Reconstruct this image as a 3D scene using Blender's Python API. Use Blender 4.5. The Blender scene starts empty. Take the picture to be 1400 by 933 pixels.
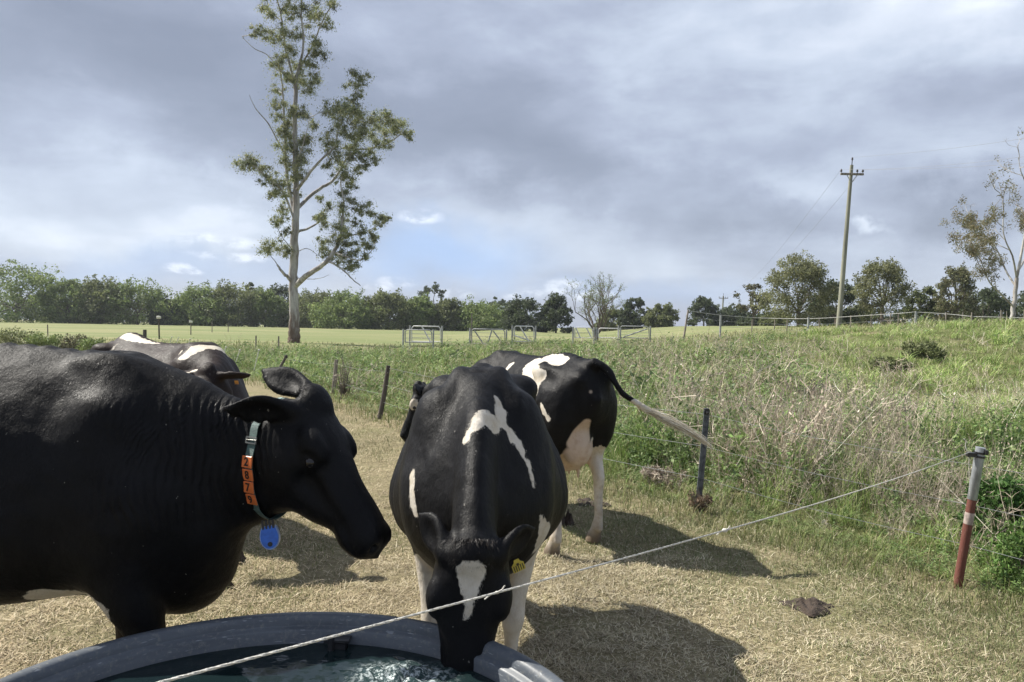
import bpy, math, random
import numpy as np
from mathutils import Vector, Matrix

random.seed(7)
RNG = np.random.default_rng(7)
S = bpy.context.scene
COL = S.collection
R = math.radians

# ------------------------------------------------------------------ camera
F_PX, CX, CY = 1050.0, 700.0, 466.5
CAM_H = 1.6
PITCH, ROLL = R(-0.9), R(1.15)
_f = Vector((0, math.cos(PITCH), math.sin(PITCH)))
_u0 = Vector((0, -math.sin(PITCH), math.cos(PITCH)))
_r0 = Vector((1, 0, 0))
_r = _r0 * math.cos(ROLL) + _u0 * math.sin(ROLL)
_u = -_r0 * math.sin(ROLL) + _u0 * math.cos(ROLL)
camd = bpy.data.cameras.new('camera')
cam = bpy.data.objects.new('camera', camd)
COL.objects.link(cam)
M = Matrix.Identity(4)
for i in range(3):
    M[i][0] = _r[i]; M[i][1] = _u[i]; M[i][2] = -_f[i]
M[2][3] = CAM_H
cam.matrix_world = M
camd.sensor_width = 36.0
camd.lens = 27.0
camd.clip_start = 0.05
camd.clip_end = 3000.0
S.camera = cam


def at(px, py, Y):
    """world point at distance Y north of the camera on the line of sight of a photo pixel"""
    d = _f + _r * ((px - CX) / F_PX) + _u * ((CY - py) / F_PX)
    t = Y / d.y
    return Vector((0, 0, CAM_H)) + d * t


# ------------------------------------------------------------------ light
SUN_EL = R(48)
SUN_DIR_SHADOW = Vector((0.925, -0.38, 0)).normalized()      # where shadows fall on the ground
EXPOSURE = 0.84
HAZE = 0.0003
sun_d = bpy.data.lights.new('sun', 'SUN')
sun_d.energy = 4.9
sun_d.angle = R(0.6)
sun_d.color = (1.0, 0.95, 0.86)
sun = bpy.data.objects.new('sun', sun_d)
COL.objects.link(sun)
ray = Vector((SUN_DIR_SHADOW.x * math.cos(SUN_EL), SUN_DIR_SHADOW.y * math.cos(SUN_EL), -math.sin(SUN_EL)))
sun.rotation_euler = ray.to_track_quat('-Z', 'Y').to_euler()

S.view_settings.view_transform = 'Standard'
S.view_settings.look = 'None'
S.view_settings.exposure = EXPOSURE
S.view_settings.gamma = 1.0
S.view_settings.use_curve_mapping = False
S.render.engine = 'CYCLES'
S.cycles.max_bounces = 6
S.cycles.transparent_max_bounces = 6


# ------------------------------------------------------------------ node helpers
class NT:
    def __init__(self, tree):
        self.t = tree
        self.n = tree.nodes
        self.l = tree.links

    def node(self, kind, **kw):
        nd = self.n.new(kind)
        for k, v in kw.items():
            setattr(nd, k, v)
        return nd

    def link(self, a, b):
        self.l.new(a, b)

    def put(self, sock, v):
        if isinstance(v, (int, float)):
            sock.default_value = v
        elif isinstance(v, (tuple, list)):
            sock.default_value = tuple(v) if len(v) == len(sock.default_value) else tuple(v) + (1.0,)
        else:
            self.l.new(v, sock)

    def math(self, op, a, b=None, c=None, clamp=False):
        nd = self.node('ShaderNodeMath', operation=op, use_clamp=clamp)
        self.put(nd.inputs[0], a)
        if b is not None: self.put(nd.inputs[1], b)
        if c is not None: self.put(nd.inputs[2], c)
        return nd.outputs[0]

    def vmath(self, op, a, b=None, scale=None):
        nd = self.node('ShaderNodeVectorMath', operation=op)
        self.put(nd.inputs[0], a)
        if b is not None: self.put(nd.inputs[1], b)
        if scale is not None: self.put(nd.inputs['Scale'], scale)
        return nd.outputs['Value'] if op in ('LENGTH', 'DOT_PRODUCT', 'DISTANCE') else nd.outputs[0]

    def mix(self, fac, a, b):
        nd = self.node('ShaderNodeMix', data_type='RGBA')
        self.put(nd.inputs[0], fac)
        self.put(nd.inputs[6], a)
        self.put(nd.inputs[7], b)
        return nd.outputs[2]

    def noise(self, vec, scale, detail=3.0, rough=0.55, dist=0.0):
        nd = self.node('ShaderNodeTexNoise')
        if vec is not None: self.link(vec, nd.inputs['Vector'])
        nd.inputs['Scale'].default_value = scale
        nd.inputs['Detail'].default_value = detail
        nd.inputs['Roughness'].default_value = rough
        nd.inputs['Distortion'].default_value = dist
        return nd.outputs['Fac']

    def ramp(self, fac, stops, interp='LINEAR'):
        nd = self.node('ShaderNodeValToRGB')
        cr = nd.color_ramp
        cr.interpolation = interp
        while len(cr.elements) > 1: cr.elements.remove(cr.elements[-1])
        for i, (p, c) in enumerate(stops):
            e = cr.elements[0] if i == 0 else cr.elements.new(p)
            e.position = p
            if isinstance(c, (int, float)): c = (c, c, c)
            e.color = (c[0], c[1], c[2], 1)
        self.put(nd.inputs[0], fac)
        return nd.outputs[0]

    def smooth(self, v, lo, hi, a=0.0, b=1.0):
        nd = self.node('ShaderNodeMapRange', interpolation_type='SMOOTHSTEP')
        self.put(nd.inputs[0], v)
        nd.inputs[1].default_value = lo; nd.inputs[2].default_value = hi
        nd.inputs[3].default_value = a; nd.inputs[4].default_value = b
        return nd.outputs[0]

    def mapping(self, vec, scale=(1, 1, 1), loc=(0, 0, 0), rot=(0, 0, 0)):
        nd = self.node('ShaderNodeMapping')
        self.link(vec, nd.inputs[0])
        nd.inputs['Location'].default_value = loc
        nd.inputs['Rotation'].default_value = rot
        nd.inputs['Scale'].default_value = scale
        return nd.outputs[0]

    def attr(self, name):
        return self.node('ShaderNodeAttribute', attribute_name=name)

    def bump(self, h, strength=0.5, dist=0.01, normal=None):
        nd = self.node('ShaderNodeBump')
        nd.inputs['Strength'].default_value = strength
        nd.inputs['Distance'].default_value = dist
        self.link(h, nd.inputs['Height'])
        if normal is not None: self.link(normal, nd.inputs['Normal'])
        return nd.outputs[0]


def new_mat(name):
    m = bpy.data.materials.new(name)
    m.use_nodes = True
    m.node_tree.nodes.clear()
    nt = NT(m.node_tree)
    out = nt.node('ShaderNodeOutputMaterial')
    b = nt.node('ShaderNodeBsdfPrincipled')
    nt.link(b.outputs[0], out.inputs[0])
    return m, nt, b, out


def simple_mat(name, col, rough=0.6, var=0.25, scale=12.0, metal=0.0, bump=0.0, spec=0.5, col2=None, stretch=(1, 1, 1)):
    m, nt, b, out = new_mat(name)
    tc = nt.node('ShaderNodeTexCoord').outputs['Object']
    v = nt.mapping(tc, scale=stretch)
    n = nt.noise(v, scale, 5.0, 0.6)
    c2 = col2 if col2 else tuple(max(0.0, c * (1 - var)) for c in col)
    c1 = tuple(min(1.0, c * (1 + var)) for c in col) if not col2 else col
    nt.put(b.inputs['Base Color'], nt.mix(nt.smooth(n, 0.35, 0.65), c1, c2))
    b.inputs['Roughness'].default_value = rough
    b.inputs['Metallic'].default_value = metal
    b.inputs['Specular IOR Level'].default_value = spec
    if bump:
        nt.link(nt.bump(nt.noise(v, scale * 3, 4.0), bump, 0.01), b.inputs['Normal'])
    return m


# ------------------------------------------------------------------ world: Nishita sky behind a broken cloud deck
W = bpy.data.worlds.new('World')
S.world = W
W.use_nodes = True
W.node_tree.nodes.clear()
nt = NT(W.node_tree)
wout = nt.node('ShaderNodeOutputWorld')
sky = nt.node('ShaderNodeTexSky', sky_type='NISHITA')
sky.sun_disc = False
sky.sun_elevation = SUN_EL
# direction towards the sun; rotation is measured clockwise from +Y
sx, sy = -SUN_DIR_SHADOW.x, -SUN_DIR_SHADOW.y
sky.sun_rotation = math.atan2(sx, sy)
bg_sky = nt.node('ShaderNodeBackground')
nt.link(sky.outputs[0], bg_sky.inputs[0])
bg_sky.inputs[1].default_value = 0.085
d0 = nt.node('ShaderNodeTexCoord').outputs['Generated']
sep = nt.node('ShaderNodeSeparateXYZ')
nt.link(d0, sep.inputs[0])
az = nt.math('ARCTAN2', sep.outputs[0], sep.outputs[1])
el = nt.math('ARCSINE', sep.outputs[2])
cmb = nt.node('ShaderNodeCombineXYZ')
nt.link(az, cmb.inputs[0]); nt.link(el, cmb.inputs[1])
# broad streaks of the deck seen in perspective
zz = nt.math('ADD', nt.math('MAXIMUM', sep.outputs[2], 0.0), 0.22)
pl = nt.node('ShaderNodeCombineXYZ')
nt.link(nt.math('DIVIDE', sep.outputs[0], zz), pl.inputs[0])
nt.link(nt.math('DIVIDE', sep.outputs[1], zz), pl.inputs[1])
n_big = nt.noise(pl.outputs[0], 0.9, 4.0, 0.5, 0.3)
n_mid = nt.noise(nt.mapping(cmb.outputs[0], scale=(3.0, 8.0, 1.0), rot=(0, 0, R(-12))), 1.6, 7.0, 0.55, 0.25)
n_fine = nt.noise(nt.mapping(cmb.outputs[0], scale=(1.0, 2.0, 1.0)), 9.0, 8.0, 0.6, 0.2)
wx = nt.node('ShaderNodeTexNoise'); nt.link(cmb.outputs[0], wx.inputs['Vector'])
wx.inputs['Scale'].default_value = 5.0; wx.inputs['Detail'].default_value = 6.0
wx.inputs['Roughness'].default_value = 0.6
wv = nt.vmath('SCALE', nt.vmath('SUBTRACT', wx.outputs['Color'], (0.5, 0.5, 0.5)), scale=0.16)
warp = nt.vmath('ADD', cmb.outputs[0], wv)
wvs = nt.vmath('SCALE', nt.vmath('SUBTRACT', wx.outputs['Color'], (0.5, 0.5, 0.5)), scale=0.05)
warp_s = nt.vmath('ADD', cmb.outputs[0], wvs)


def blob(px, py, rx, ry, rot=0.0, soft=1.0, tight=False):
    p = at(px, py, 100.0) - Vector((0, 0, CAM_H))
    a = math.atan2(p.x, p.y); e = math.asin(p.z / p.length)
    v = nt.vmath('SUBTRACT', warp_s if tight else warp, (a, e, 0.0))
    # rotate, then squash into a unit circle
    v = nt.mapping(v, rot=(0, 0, R(rot)))
    v = nt.vmath('MULTIPLY', v, (F_PX / rx, F_PX / ry, 0.0))
    ln = nt.vmath('LENGTH', v)
    return nt.smooth(ln, 1.0 - soft, 1.0 + 0.35 * soft, 1.0, 0.0)


V = nt.math('MULTIPLY', nt.math('SUBTRACT', n_big, 0.5), 0.45)
V = nt.math('ADD', V, nt.math('MULTIPLY', nt.math('SUBTRACT', n_mid, 0.5), 0.70))
V = nt.math('ADD', V, nt.math('MULTIPLY', nt.math('SUBTRACT', n_fine, 0.5), 0.27))
V = nt.math('ADD', V, 0.46)
for (px, py, rx, ry, rot, w) in [
    (120, 40, 420, 110, 12, -0.25), (330, 130, 260, 90, 20, -0.10), (660, 200, 300, 75, 8, -0.26),
    (830, 150, 260, 70, 4, -0.14), (1330, 275, 200, 34, 0, -0.20), (1060, 300, 130, 40, -10, -0.17),
    (60, 370, 220, 40, 0, -0.10), (700, 90, 700, 60, 8, -0.05),
    (1130, 70, 330, 110, -10, 0.27), (1320, 10, 200, 60, 0, 0.12), (900, 60, 240, 90, -30, 0.08),
    (80, 280, 330, 50, 6, 0.14), (330, 310, 130, 36, -10, 0.17), (1110, 265, 120, 35, 15, 0.16), (720, 300, 240, 50, 8, 0.14),
    (1340, 215, 170, 45, 10, 0.14), (900, 215, 160, 25, 15, 0.12), (180, 240, 200, 30, 4, 0.10), (1200, 360, 300, 40, 0, 0.08),
    (880, 350, 200, 50, 10, 0.06), (1170, 305, 22, 9, 0, 0.3)]:
    V = nt.math('ADD', V, nt.math('MULTIPLY', blob(px, py, rx, ry, rot), w * 1.2))
ccol = nt.ramp(V, [(0.0, (0.150, 0.172, 0.225)), (0.25, (0.188, 0.213, 0.275)), (0.45, (0.262, 0.294, 0.372)),
                   (0.65, (0.365, 0.41, 0.49)), (0.85, (0.50, 0.54, 0.61)), (1.0, (0.72, 0.75, 0.80))])
# blue openings near the horizon
blue = nt.math('MAXIMUM', blob(610, 350, 150, 50, 0), nt.math('MULTIPLY', blob(200, 365, 260, 34, 0), 0.55))
blue = nt.math('MAXIMUM', blue, nt.math('MULTIPLY', blob(860, 395, 260, 26, 0), 0.45))
ccol = nt.mix(nt.math('MULTIPLY', blue, 0.62), ccol, (0.24, 0.38, 0.64))
# small bright cumulus heads low over the trees
cum = None
for (px, py, rx, ry) in [(250, 371, 20, 8), (268, 374, 14, 5), (545, 384, 26, 9), (520, 392, 22, 7), (770, 396, 40, 13), (715, 402, 34, 10),
                         (800, 404, 44, 11), (620, 400, 30, 6), (330, 352, 60, 7), (300, 330, 60, 9), (575, 300, 30, 9)]:
    b_ = blob(px, py, rx, ry, 0, 0.6, True)
    cum = b_ if cum is None else nt.math('MAXIMUM', cum, b_)
cum = nt.math('MULTIPLY', cum, nt.smooth(nt.noise(nt.mapping(cmb.outputs[0], scale=(1.0, 1.8, 1.0)), 26.0, 8.0, 0.62, 0.3), 0.40, 0.62, 0.0, 1.0))
ccol = nt.mix(nt.math('MULTIPLY', cum, 0.62), ccol, (0.66, 0.70, 0.77))
bg_c = nt.node('ShaderNodeBackground')
nt.link(ccol, bg_c.inputs[0])
bg_c.inputs[1].default_value = 1.0
mx = nt.node('ShaderNodeMixShader')
mx.inputs[0].default_value = 0.90
nt.link(bg_sky.outputs[0], mx.inputs[1]); nt.link(bg_c.outputs[0], mx.inputs[2])
nt.link(mx.outputs[0], wout.inputs[0])


# ------------------------------------------------------------------ object helpers
def tag(o, label=None, cat=None, group=None, kind=None):
    if label: o['label'] = label
    if cat: o['category'] = cat
    if group: o['group'] = group
    if kind: o['kind'] = kind
    return o


def empty(name, loc=(0, 0, 0), rz=0.0):
    o = bpy.data.objects.new(name, None)
    o.empty_display_size = 0.1
    o.location = loc
    o.rotation_euler = (0, 0, rz)
    COL.objects.link(o)
    return o


def link(name, me, mat=None, parent=None, loc=None):
    o = bpy.data.objects.new(name, me)
    if mat is not None:
        for m in (mat if isinstance(mat, (list, tuple)) else [mat]):
            me.materials.append(m)
    COL.objects.link(o)
    if parent is not None: o.parent = parent
    if loc is not None: o.location = loc
    return o


def np_mesh(name, V, F, smooth=True, attrs=None, colors=None):
    """V (n,3); F (m,4) or (m,3) int arrays or a list of both; attrs {name: (n,)}; colors {name:(n,3)}"""
    if not isinstance(F, list): F = [F]
    F = [f for f in F if len(f)]
    me = bpy.data.meshes.new(name)
    me.vertices.add(len(V))
    me.vertices.foreach_set('co', np.ascontiguousarray(V, dtype=np.float32).ravel())
    loops = np.concatenate([f.ravel() for f in F]).astype(np.int32)
    sizes = np.concatenate([np.full(len(f), f.shape[1], dtype=np.int32) for f in F])
    starts = np.concatenate([[0], np.cumsum(sizes)[:-1]]).astype(np.int32)
    me.loops.add(len(loops)); me.polygons.add(len(sizes))
    me.loops.foreach_set('vertex_index', loops)
    me.polygons.foreach_set('loop_start', starts)
    me.polygons.foreach_set('loop_total', sizes)
    me.polygons.foreach_set('use_smooth', np.full(len(sizes), smooth))
    for k, a in (attrs or {}).items():
        at_ = me.attributes.new(k, 'FLOAT', 'POINT')
        at_.data.foreach_set('value', np.ascontiguousarray(a, dtype=np.float32))
    for k, c in (colors or {}).items():
        at_ = me.attributes.new(k, 'FLOAT_COLOR', 'POINT')
        c4 = np.ones((len(V), 4), dtype=np.float32); c4[:, :3] = c
        at_.data.foreach_set('color', c4.ravel())
    me.update(calc_edges=True)
    me.validate()
    return me


class MB:
    """collects plain shapes into one mesh"""
    def __init__(self):
        self.v = []; self.f = []; self.m = []; self.cur = 0

    def add(self, vs, fs):
        o = len(self.v)
        self.v += [tuple(p) for p in vs]
        self.f += [tuple(i + o for i in f) for f in fs]
        self.m += [self.cur] * len(fs)

    def box(self, c, s, rot=None, bev=0.0):
        hx, hy, hz = s[0] / 2, s[1] / 2, s[2] / 2
        c = Vector(c)
        if bev <= 0:
            P = [Vector((x, y, z)) for z in (-hz, hz) for x, y in ((-hx, -hy), (hx, -hy), (hx, hy), (-hx, hy))]
            Fs = [(3, 2, 1, 0), (4, 5, 6, 7), (0, 1, 5, 4), (1, 2, 6, 5), (2, 3, 7, 6), (3, 0, 4, 7)]
        else:
            P = []
            ring = []
            for z, i in ((-hz, bev), (-hz + bev, 0), (hz - bev, 0), (hz, bev)):
                a, b = hx - i, hy - i
                cc = bev * 0.6
                for x, y in ((-a + cc, -b), (a - cc, -b), (a, -b + cc), (a, b - cc), (a - cc, b), (-a + cc, b), (-a, b - cc), (-a, -b + cc)):
                    P.append(Vector((x, y, z)))
            Fs = [tuple(reversed(range(8))), tuple(range(24, 32))]
            for r_ in range(3):
                for k in range(8):
                    k2 = (k + 1) % 8
                    Fs.append((r_ * 8 + k, r_ * 8 + k2, r_ * 8 + 8 + k2, r_ * 8 + 8 + k))
        if rot is not None: P = [rot @ p for p in P]
        self.add([c + p for p in P], Fs)

    def tube(self, pts, rad, n=8, cap=True, flat=1.0):
        pts = [Vector(p) for p in pts]
        if isinstance(rad, (int, float)): rad = [rad] * len(pts)
        ref = None
        vs = []
        for i, p in enumerate(pts):
            a = pts[max(i - 1, 0)]; b = pts[min(i + 1, len(pts) - 1)]
            t = (b - a)
            t = t.normalized() if t.length > 1e-9 else Vector((0, 0, 1))
            if ref is None:
                ref = Vector((1, 0, 0)) if abs(t.x) < 0.8 else Vector((0, 1, 0))
            s = (ref - t * ref.dot(t)).normalized()
            ref = s
            q = t.cross(s)
            for k in range(n):
                an = 2 * math.pi * k / n
                vs.append(p + s * math.cos(an) * rad[i] + q * math.sin(an) * rad[i] * flat)
        fs = []
        for i in range(len(pts) - 1):
            for k in range(n):
                k2 = (k + 1) % n
                fs.append((i * n + k, i * n + k2, (i + 1) * n + k2, (i + 1) * n + k))
        if cap:
            fs.append(tuple(reversed(range(n))))
            fs.append(tuple((len(pts) - 1) * n + k for k in range(n)))
        self.add(vs, fs)

    def lathe(self, prof, c=(0, 0, 0), n=48, a0=0.0, a1=2 * math.pi):
        full = abs(a1 - a0 - 2 * math.pi) < 1e-6
        c = Vector(c)
        cnt = n if full else n + 1
        vs = []
        for r_, z in prof:
            for k in range(cnt):
                an = a0 + (a1 - a0) * k / n
                vs.append(c + Vector((r_ * math.cos(an), r_ * math.sin(an), z)))
        fs = []
        for i in range(len(prof) - 1):
            for k in range(n):
                k2 = (k + 1) % cnt
                fs.append((i * cnt + k, i * cnt + k2, (i + 1) * cnt + k2, (i + 1) * cnt + k))
        self.add(vs, fs)

    def ball(self, c, r, n=10, sc=(1, 1, 1)):
        c = Vector(c); vs = []; fs = []
        rows = n // 2 + 1
        for i in range(rows + 1):
            th = math.pi * i / rows
            for k in range(n):
                an = 2 * math.pi * k / n
                vs.append(c + Vector((r * sc[0] * math.sin(th) * math.cos(an), r * sc[1] * math.sin(th) * math.sin(an), r * sc[2] * math.cos(th))))
        for i in range(rows):
            for k in range(n):
                k2 = (k + 1) % n
                fs.append((i * n + k, (i + 1) * n + k, (i + 1) * n + k2, i * n + k2))
        self.add(vs, fs)

    def build(self, name, mat=None, parent=None, smooth=True, loc=None):
        me = bpy.data.meshes.new(name)
        me.from_pydata(self.v, [], self.f)
        me.polygons.foreach_set('use_smooth', [smooth] * len(me.polygons))
        if isinstance(mat, (list, tuple)):
            me.polygons.foreach_set('material_index', self.m)
        me.update()
        me.validate()
        if smooth:
            try:
                me.set_sharp_from_angle(angle=R(50))
            except Exception:
                pass
        return link(name, me, mat, parent, loc)


def sstep(v, a, b):
    t = np.clip((np.asarray(v, dtype=float) - a) / (b - a), 0, 1)
    return t * t * (3 - 2 * t)


def catmull(P, sub=6):
    P = np.asarray(P, dtype=float)
    Q = np.vstack([2 * P[0] - P[1], P, 2 * P[-1] - P[-2]])
    out = []
    for i in range(1, len(Q) - 2):
        p0, p1, p2, p3 = Q[i - 1], Q[i], Q[i + 1], Q[i + 2]
        for k in range(sub):
            t = k / sub
            out.append(0.5 * ((2 * p1) + (-p0 + p2) * t + (2 * p0 - 5 * p1 + 4 * p2 - p3) * t * t + (-p0 + 3 * p1 - 3 * p2 + p3) * t ** 3))
    out.append(P[-1])
    return np.array(out)


# cheap smooth value noise for terrain and scattering
_perm = RNG.random((64, 64))


def vnoise(x, y, s=1.0, o=0.0):
    x = np.asarray(x, dtype=float) / s + 100.3 + o; y = np.asarray(y, dtype=float) / s + 57.7 + o * 1.7
    xi = np.floor(x).astype(int); yi = np.floor(y).astype(int)
    fx = x - xi; fy = y - yi
    fx = fx * fx * (3 - 2 * fx); fy = fy * fy * (3 - 2 * fy)
    g = lambda a, b: _perm[a % 64, b % 64]
    return (g(xi, yi) * (1 - fx) + g(xi + 1, yi) * fx) * (1 - fy) + (g(xi, yi + 1) * (1 - fx) + g(xi + 1, yi + 1) * fx) * fy


# ------------------------------------------------------------------ terrain
FENCE = np.array([(7.7, -3.0), (5.2, 1.1), (2.85, 4.9), (1.67, 6.8), (-2.2, 13.2), (-4.9, 17.9), (-12.0, 27.0), (-26.0, 44.0), (-60.0, 58.0), (-150.0, 70.0)])


def fence_side(x, y):
    """positive beyond the paddock fence (away from the cows), in metres"""
    x = np.asarray(x, dtype=float); y = np.asarray(y, dtype=float)
    fx = np.interp(y, FENCE[:, 1], FENCE[:, 0])
    dx = x - fx
    return dx * 0.86


def ground_z(x, y):
    x = np.asarray(x, dtype=float); y = np.asarray(y, dtype=float)
    side = sstep(fence_side(x, y), 0.3, 5.0)
    rise = sstep(y, 8, 40) * side * (0.6 * sstep(x, -9, 3) + 1.75 * sstep(x, 4, 27))
    far = 1.05 * sstep(y, 35, 130) * (1 - 0.8 * sstep(x, -5, 15))
    hum = (vnoise(x, y, 2.3) - 0.5) * 0.38 + (vnoise(x, y, 0.9, 5) - 0.5) * 0.14
    hum = hum * side * sstep(x, 0, 8) * (1 - sstep(y, 35, 55))
    small = (vnoise(x, y, 0.35, 9) - 0.5) * 0.042 + (vnoise(x, y, 0.12, 3) - 0.5) * 0.012
    small = small * (1 - sstep(y, 12, 25)) * sstep(y, 2.4, 3.2)
    return rise + far + hum + small


def gz(x, y):
    return float(ground_z(np.array([x]), np.array([y]))[0])


# ------------------------------------------------------------------ ground sheet
def ground_axis():
    a = np.concatenate([np.arange(-9, 9, 0.09)])
    out = list(a)
    v, st = 9.0, 0.09
    while v < 700:
        st *= 1.09
        out.append(v); v += st
    v, st = -9.0, 0.09
    neg = []
    while v > -700:
        st *= 1.09
        v -= st; neg.append(v)
    return np.array(sorted(set(np.round(neg + out, 4))))


gx = ground_axis()
gy = np.concatenate([[-60, -30, -16, -9, -5, -2, 0, 1, 2], np.arange(2.6, 14, 0.08)])
v, st = 14.0, 0.09
ext = []
while v < 900:
    ext.append(v); v += st; st *= 1.045
gy = np.concatenate([gy, ext])
GX, GY = np.meshgrid(gx, gy, indexing='ij')
GZ = ground_z(GX, GY)
GZ = GZ - 0.0
nx_, ny_ = GX.shape
idx = np.arange(nx_ * ny_).reshape(nx_, ny_)
Fq = np.stack([idx[:-1, :-1], idx[1:, :-1], idx[1:, 1:], idx[:-1, 1:]], -1).reshape(-1, 4)
side = fence_side(GX, GY)
green = sstep(side + (vnoise(GX, GY, 1.3, 2) - 0.5) * 1.2, -0.2, 1.3)
lush = green * (1 - sstep(GY, 40, 60))
pale = green * sstep(GY, 42, 62)
me = np_mesh('ground', np.stack([GX, GY, GZ], -1).reshape(-1, 3), Fq, True,
             attrs={'lush': lush.ravel(), 'pale': pale.ravel()})
mat_ground, nt, b, out = new_mat('paddock_ground')
pos = nt.node('ShaderNodeNewGeometry').outputs['Position']
n1 = nt.noise(pos, 0.7, 5.0, 0.6)
n2 = nt.noise(pos, 9.0, 6.0, 0.7)
n3 = nt.noise(pos, 60.0, 4.0, 0.7)
straw = nt.mix(nt.smooth(n2, 0.35, 0.62), (0.145, 0.125, 0.072), (0.30, 0.265, 0.16))
straw = nt.mix(nt.smooth(n3, 0.3, 0.7), straw, (0.22, 0.185, 0.11))
straw = nt.mix(nt.math('MULTIPLY', nt.smooth(n1, 0.48, 0.68), 0.55), straw, (0.16, 0.165, 0.075))
lushc = nt.mix(nt.smooth(n2, 0.3, 0.7), (0.075, 0.10, 0.032), (0.15, 0.155, 0.065))
lushc = nt.mix(nt.smooth(n1, 0.5, 0.7), lushc, (0.20, 0.175, 0.10))
n4 = nt.noise(nt.mapping(pos, scale=(0.05, 0.22, 1.0)), 1.0, 6.0, 0.6)
palec = nt.mix(nt.smooth(n4, 0.35, 0.65), (0.155, 0.185, 0.078), (0.245, 0.24, 0.125))
palec = nt.mix(nt.math('MULTIPLY', nt.smooth(n3, 0.4, 0.7), 0.3), palec, (0.17, 0.20, 0.07))
c = nt.mix(nt.attr('lush').outputs['Fac'], straw, lushc)
c = nt.mix(nt.attr('pale').outputs['Fac'], c, palec)
nt.link(c, b.inputs['Base Color'])
b.inputs['Roughness'].default_value = 0.95
b.inputs['Specular IOR Level'].default_value = 0.1
nt.link(nt.bump(nt.math('ADD', n3, nt.math('MULTIPLY', n2, 2.0)), 0.8, 0.02), b.inputs['Normal'])
tag(link('ground', me, mat_ground), kind='structure')


# ------------------------------------------------------------------ blades and leaves
def leaf_mat(name, trans=0.25, rough=0.6):
    """colour comes from the per-blade colour of the thing itself"""
    m = bpy.data.materials.new(name)
    m.use_nodes = True
    m.node_tree.nodes.clear()
    nt = NT(m.node_tree)
    out = nt.node('ShaderNodeOutputMaterial')
    b = nt.node('ShaderNodeBsdfPrincipled')
    a = nt.attr('tint').outputs['Color']
    pos = nt.node('ShaderNodeNewGeometry').outputs['Position']
    n = nt.noise(pos, 40.0, 2.0)
    a = nt.mix(nt.math('MULTIPLY', n, 0.35), a, nt.vmath('SCALE', a, scale=0.6))
    nt.link(a, b.inputs['Base Color'])
    b.inputs['Roughness'].default_value = rough
    b.inputs['Specular IOR Level'].default_value = 0.25
    t = nt.node('ShaderNodeBsdfTranslucent')
    nt.link(a, t.inputs[0])
    mx = nt.node('ShaderNodeMixShader')
    mx.inputs[0].default_value = trans
    nt.link(b.outputs[0], mx.inputs[1]); nt.link(t.outputs[0], mx.inputs[2])
    nt.link(mx.outputs[0], out.inputs[0])
    return m


MAT_GRASS = leaf_mat('grass_blades', 0.25)
MAT_STRAW = leaf_mat('dry_straw', 0.12, 0.7)
MAT_LEAF = leaf_mat('leaves', 0.28)


def blades(P, H, Wd, lean, az, bend=0.5):
    """bent tapered blades: P (n,3) roots, H heights, Wd widths, lean (rad from vertical), az heading"""
    n = len(P)
    h = np.stack([np.cos(az), np.sin(az), np.zeros(n)], -1)
    s = np.stack([-np.sin(az), np.cos(az), np.zeros(n)], -1)
    up = np.array([0, 0, 1.0])
    d1 = h * np.sin(lean)[:, None] + up * np.cos(lean)[:, None]
    l2 = np.minimum(lean + bend, 1.75)
    d2 = h * np.sin(l2)[:, None] + up * np.cos(l2)[:, None]
    m = P + d1 * (H * 0.55)[:, None]
    t = m + d2 * (H * 0.45)[:, None]
    w = Wd[:, None] * 0.5
    V = np.stack([P - s * w, P + s * w, m + s * w * 0.8, m - s * w * 0.8, t], 1).reshape(-1, 3)
    b0 = np.arange(n)[:, None] * 5
    return V, b0 + np.array([[0, 1, 2, 3]]), b0 + np.array([[3, 2, 4]])


def blade_mesh(name, parts, mat, label=None, parent=None, kind=None):
    Vs, Q, T, C = [], [], [], []
    o = 0
    for (V, q, t, col) in parts:
        Vs.append(V); Q.append(q + o)
        if t is not None and len(t): T.append(t + o)
        C.append(col); o += len(V)
    me = np_mesh(name, np.vstack(Vs), [np.vstack(Q)] + ([np.vstack(T)] if T else []), False, colors={'tint': np.vstack(C)})
    ob = link(name, me, mat, parent)
    if kind: tag(ob, label, kind=kind)
    return ob


def pick(cols, n, jitter=0.2):
    cols = np.array(cols)
    c = cols[RNG.integers(0, len(cols), n)]
    return np.clip(c * (1 + (RNG.random((n, 1)) - 0.5) * 2 * jitter), 0.004, 0.9)


def scatter(n, y0, y1, k=0.78, pad=1.2, power=1.0, xlim=None):
    """points inside the wedge the camera can see (plus a margin), denser near"""
    u = RNG.random(n)
    y = y0 * (y1 / y0) ** (u ** power)
    x = (RNG.random(n) * 2 - 1) * (k * y + pad)
    return x, y


# dry cropped turf and straw litter in the paddock
STRAW = [(0.58, 0.505, 0.35), (0.49, 0.415, 0.27), (0.36, 0.295, 0.185), (0.60, 0.54, 0.39), (0.17, 0.13, 0.085), (0.52, 0.46, 0.29)]
TURF = [(0.17, 0.20, 0.075), (0.21, 0.235, 0.095), (0.12, 0.155, 0.055), (0.27, 0.265, 0.125)]
x, y = scatter(400000, 2.9, 17.0, power=1.0)
x2, y2 = scatter(220000, 3.0, 7.5, power=1.0)
x = np.concatenate([x, x2]); y = np.concatenate([y, y2])
sd = fence_side(x, y)
keep = sd < 0.9 * RNG.random(len(x)) + 0.1
x, y, sd = x[keep], y[keep], sd[keep]
bare = sstep(vnoise(x, y, 0.9, 51) * 0.6 + vnoise(x, y, 0.22, 52) * 0.4, 0.60, 0.72)
keep = RNG.random(len(x)) > bare * 0.6
x, y, sd = x[keep], y[keep], sd[keep]
n = len(x)
z = ground_z(x, y)
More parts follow.
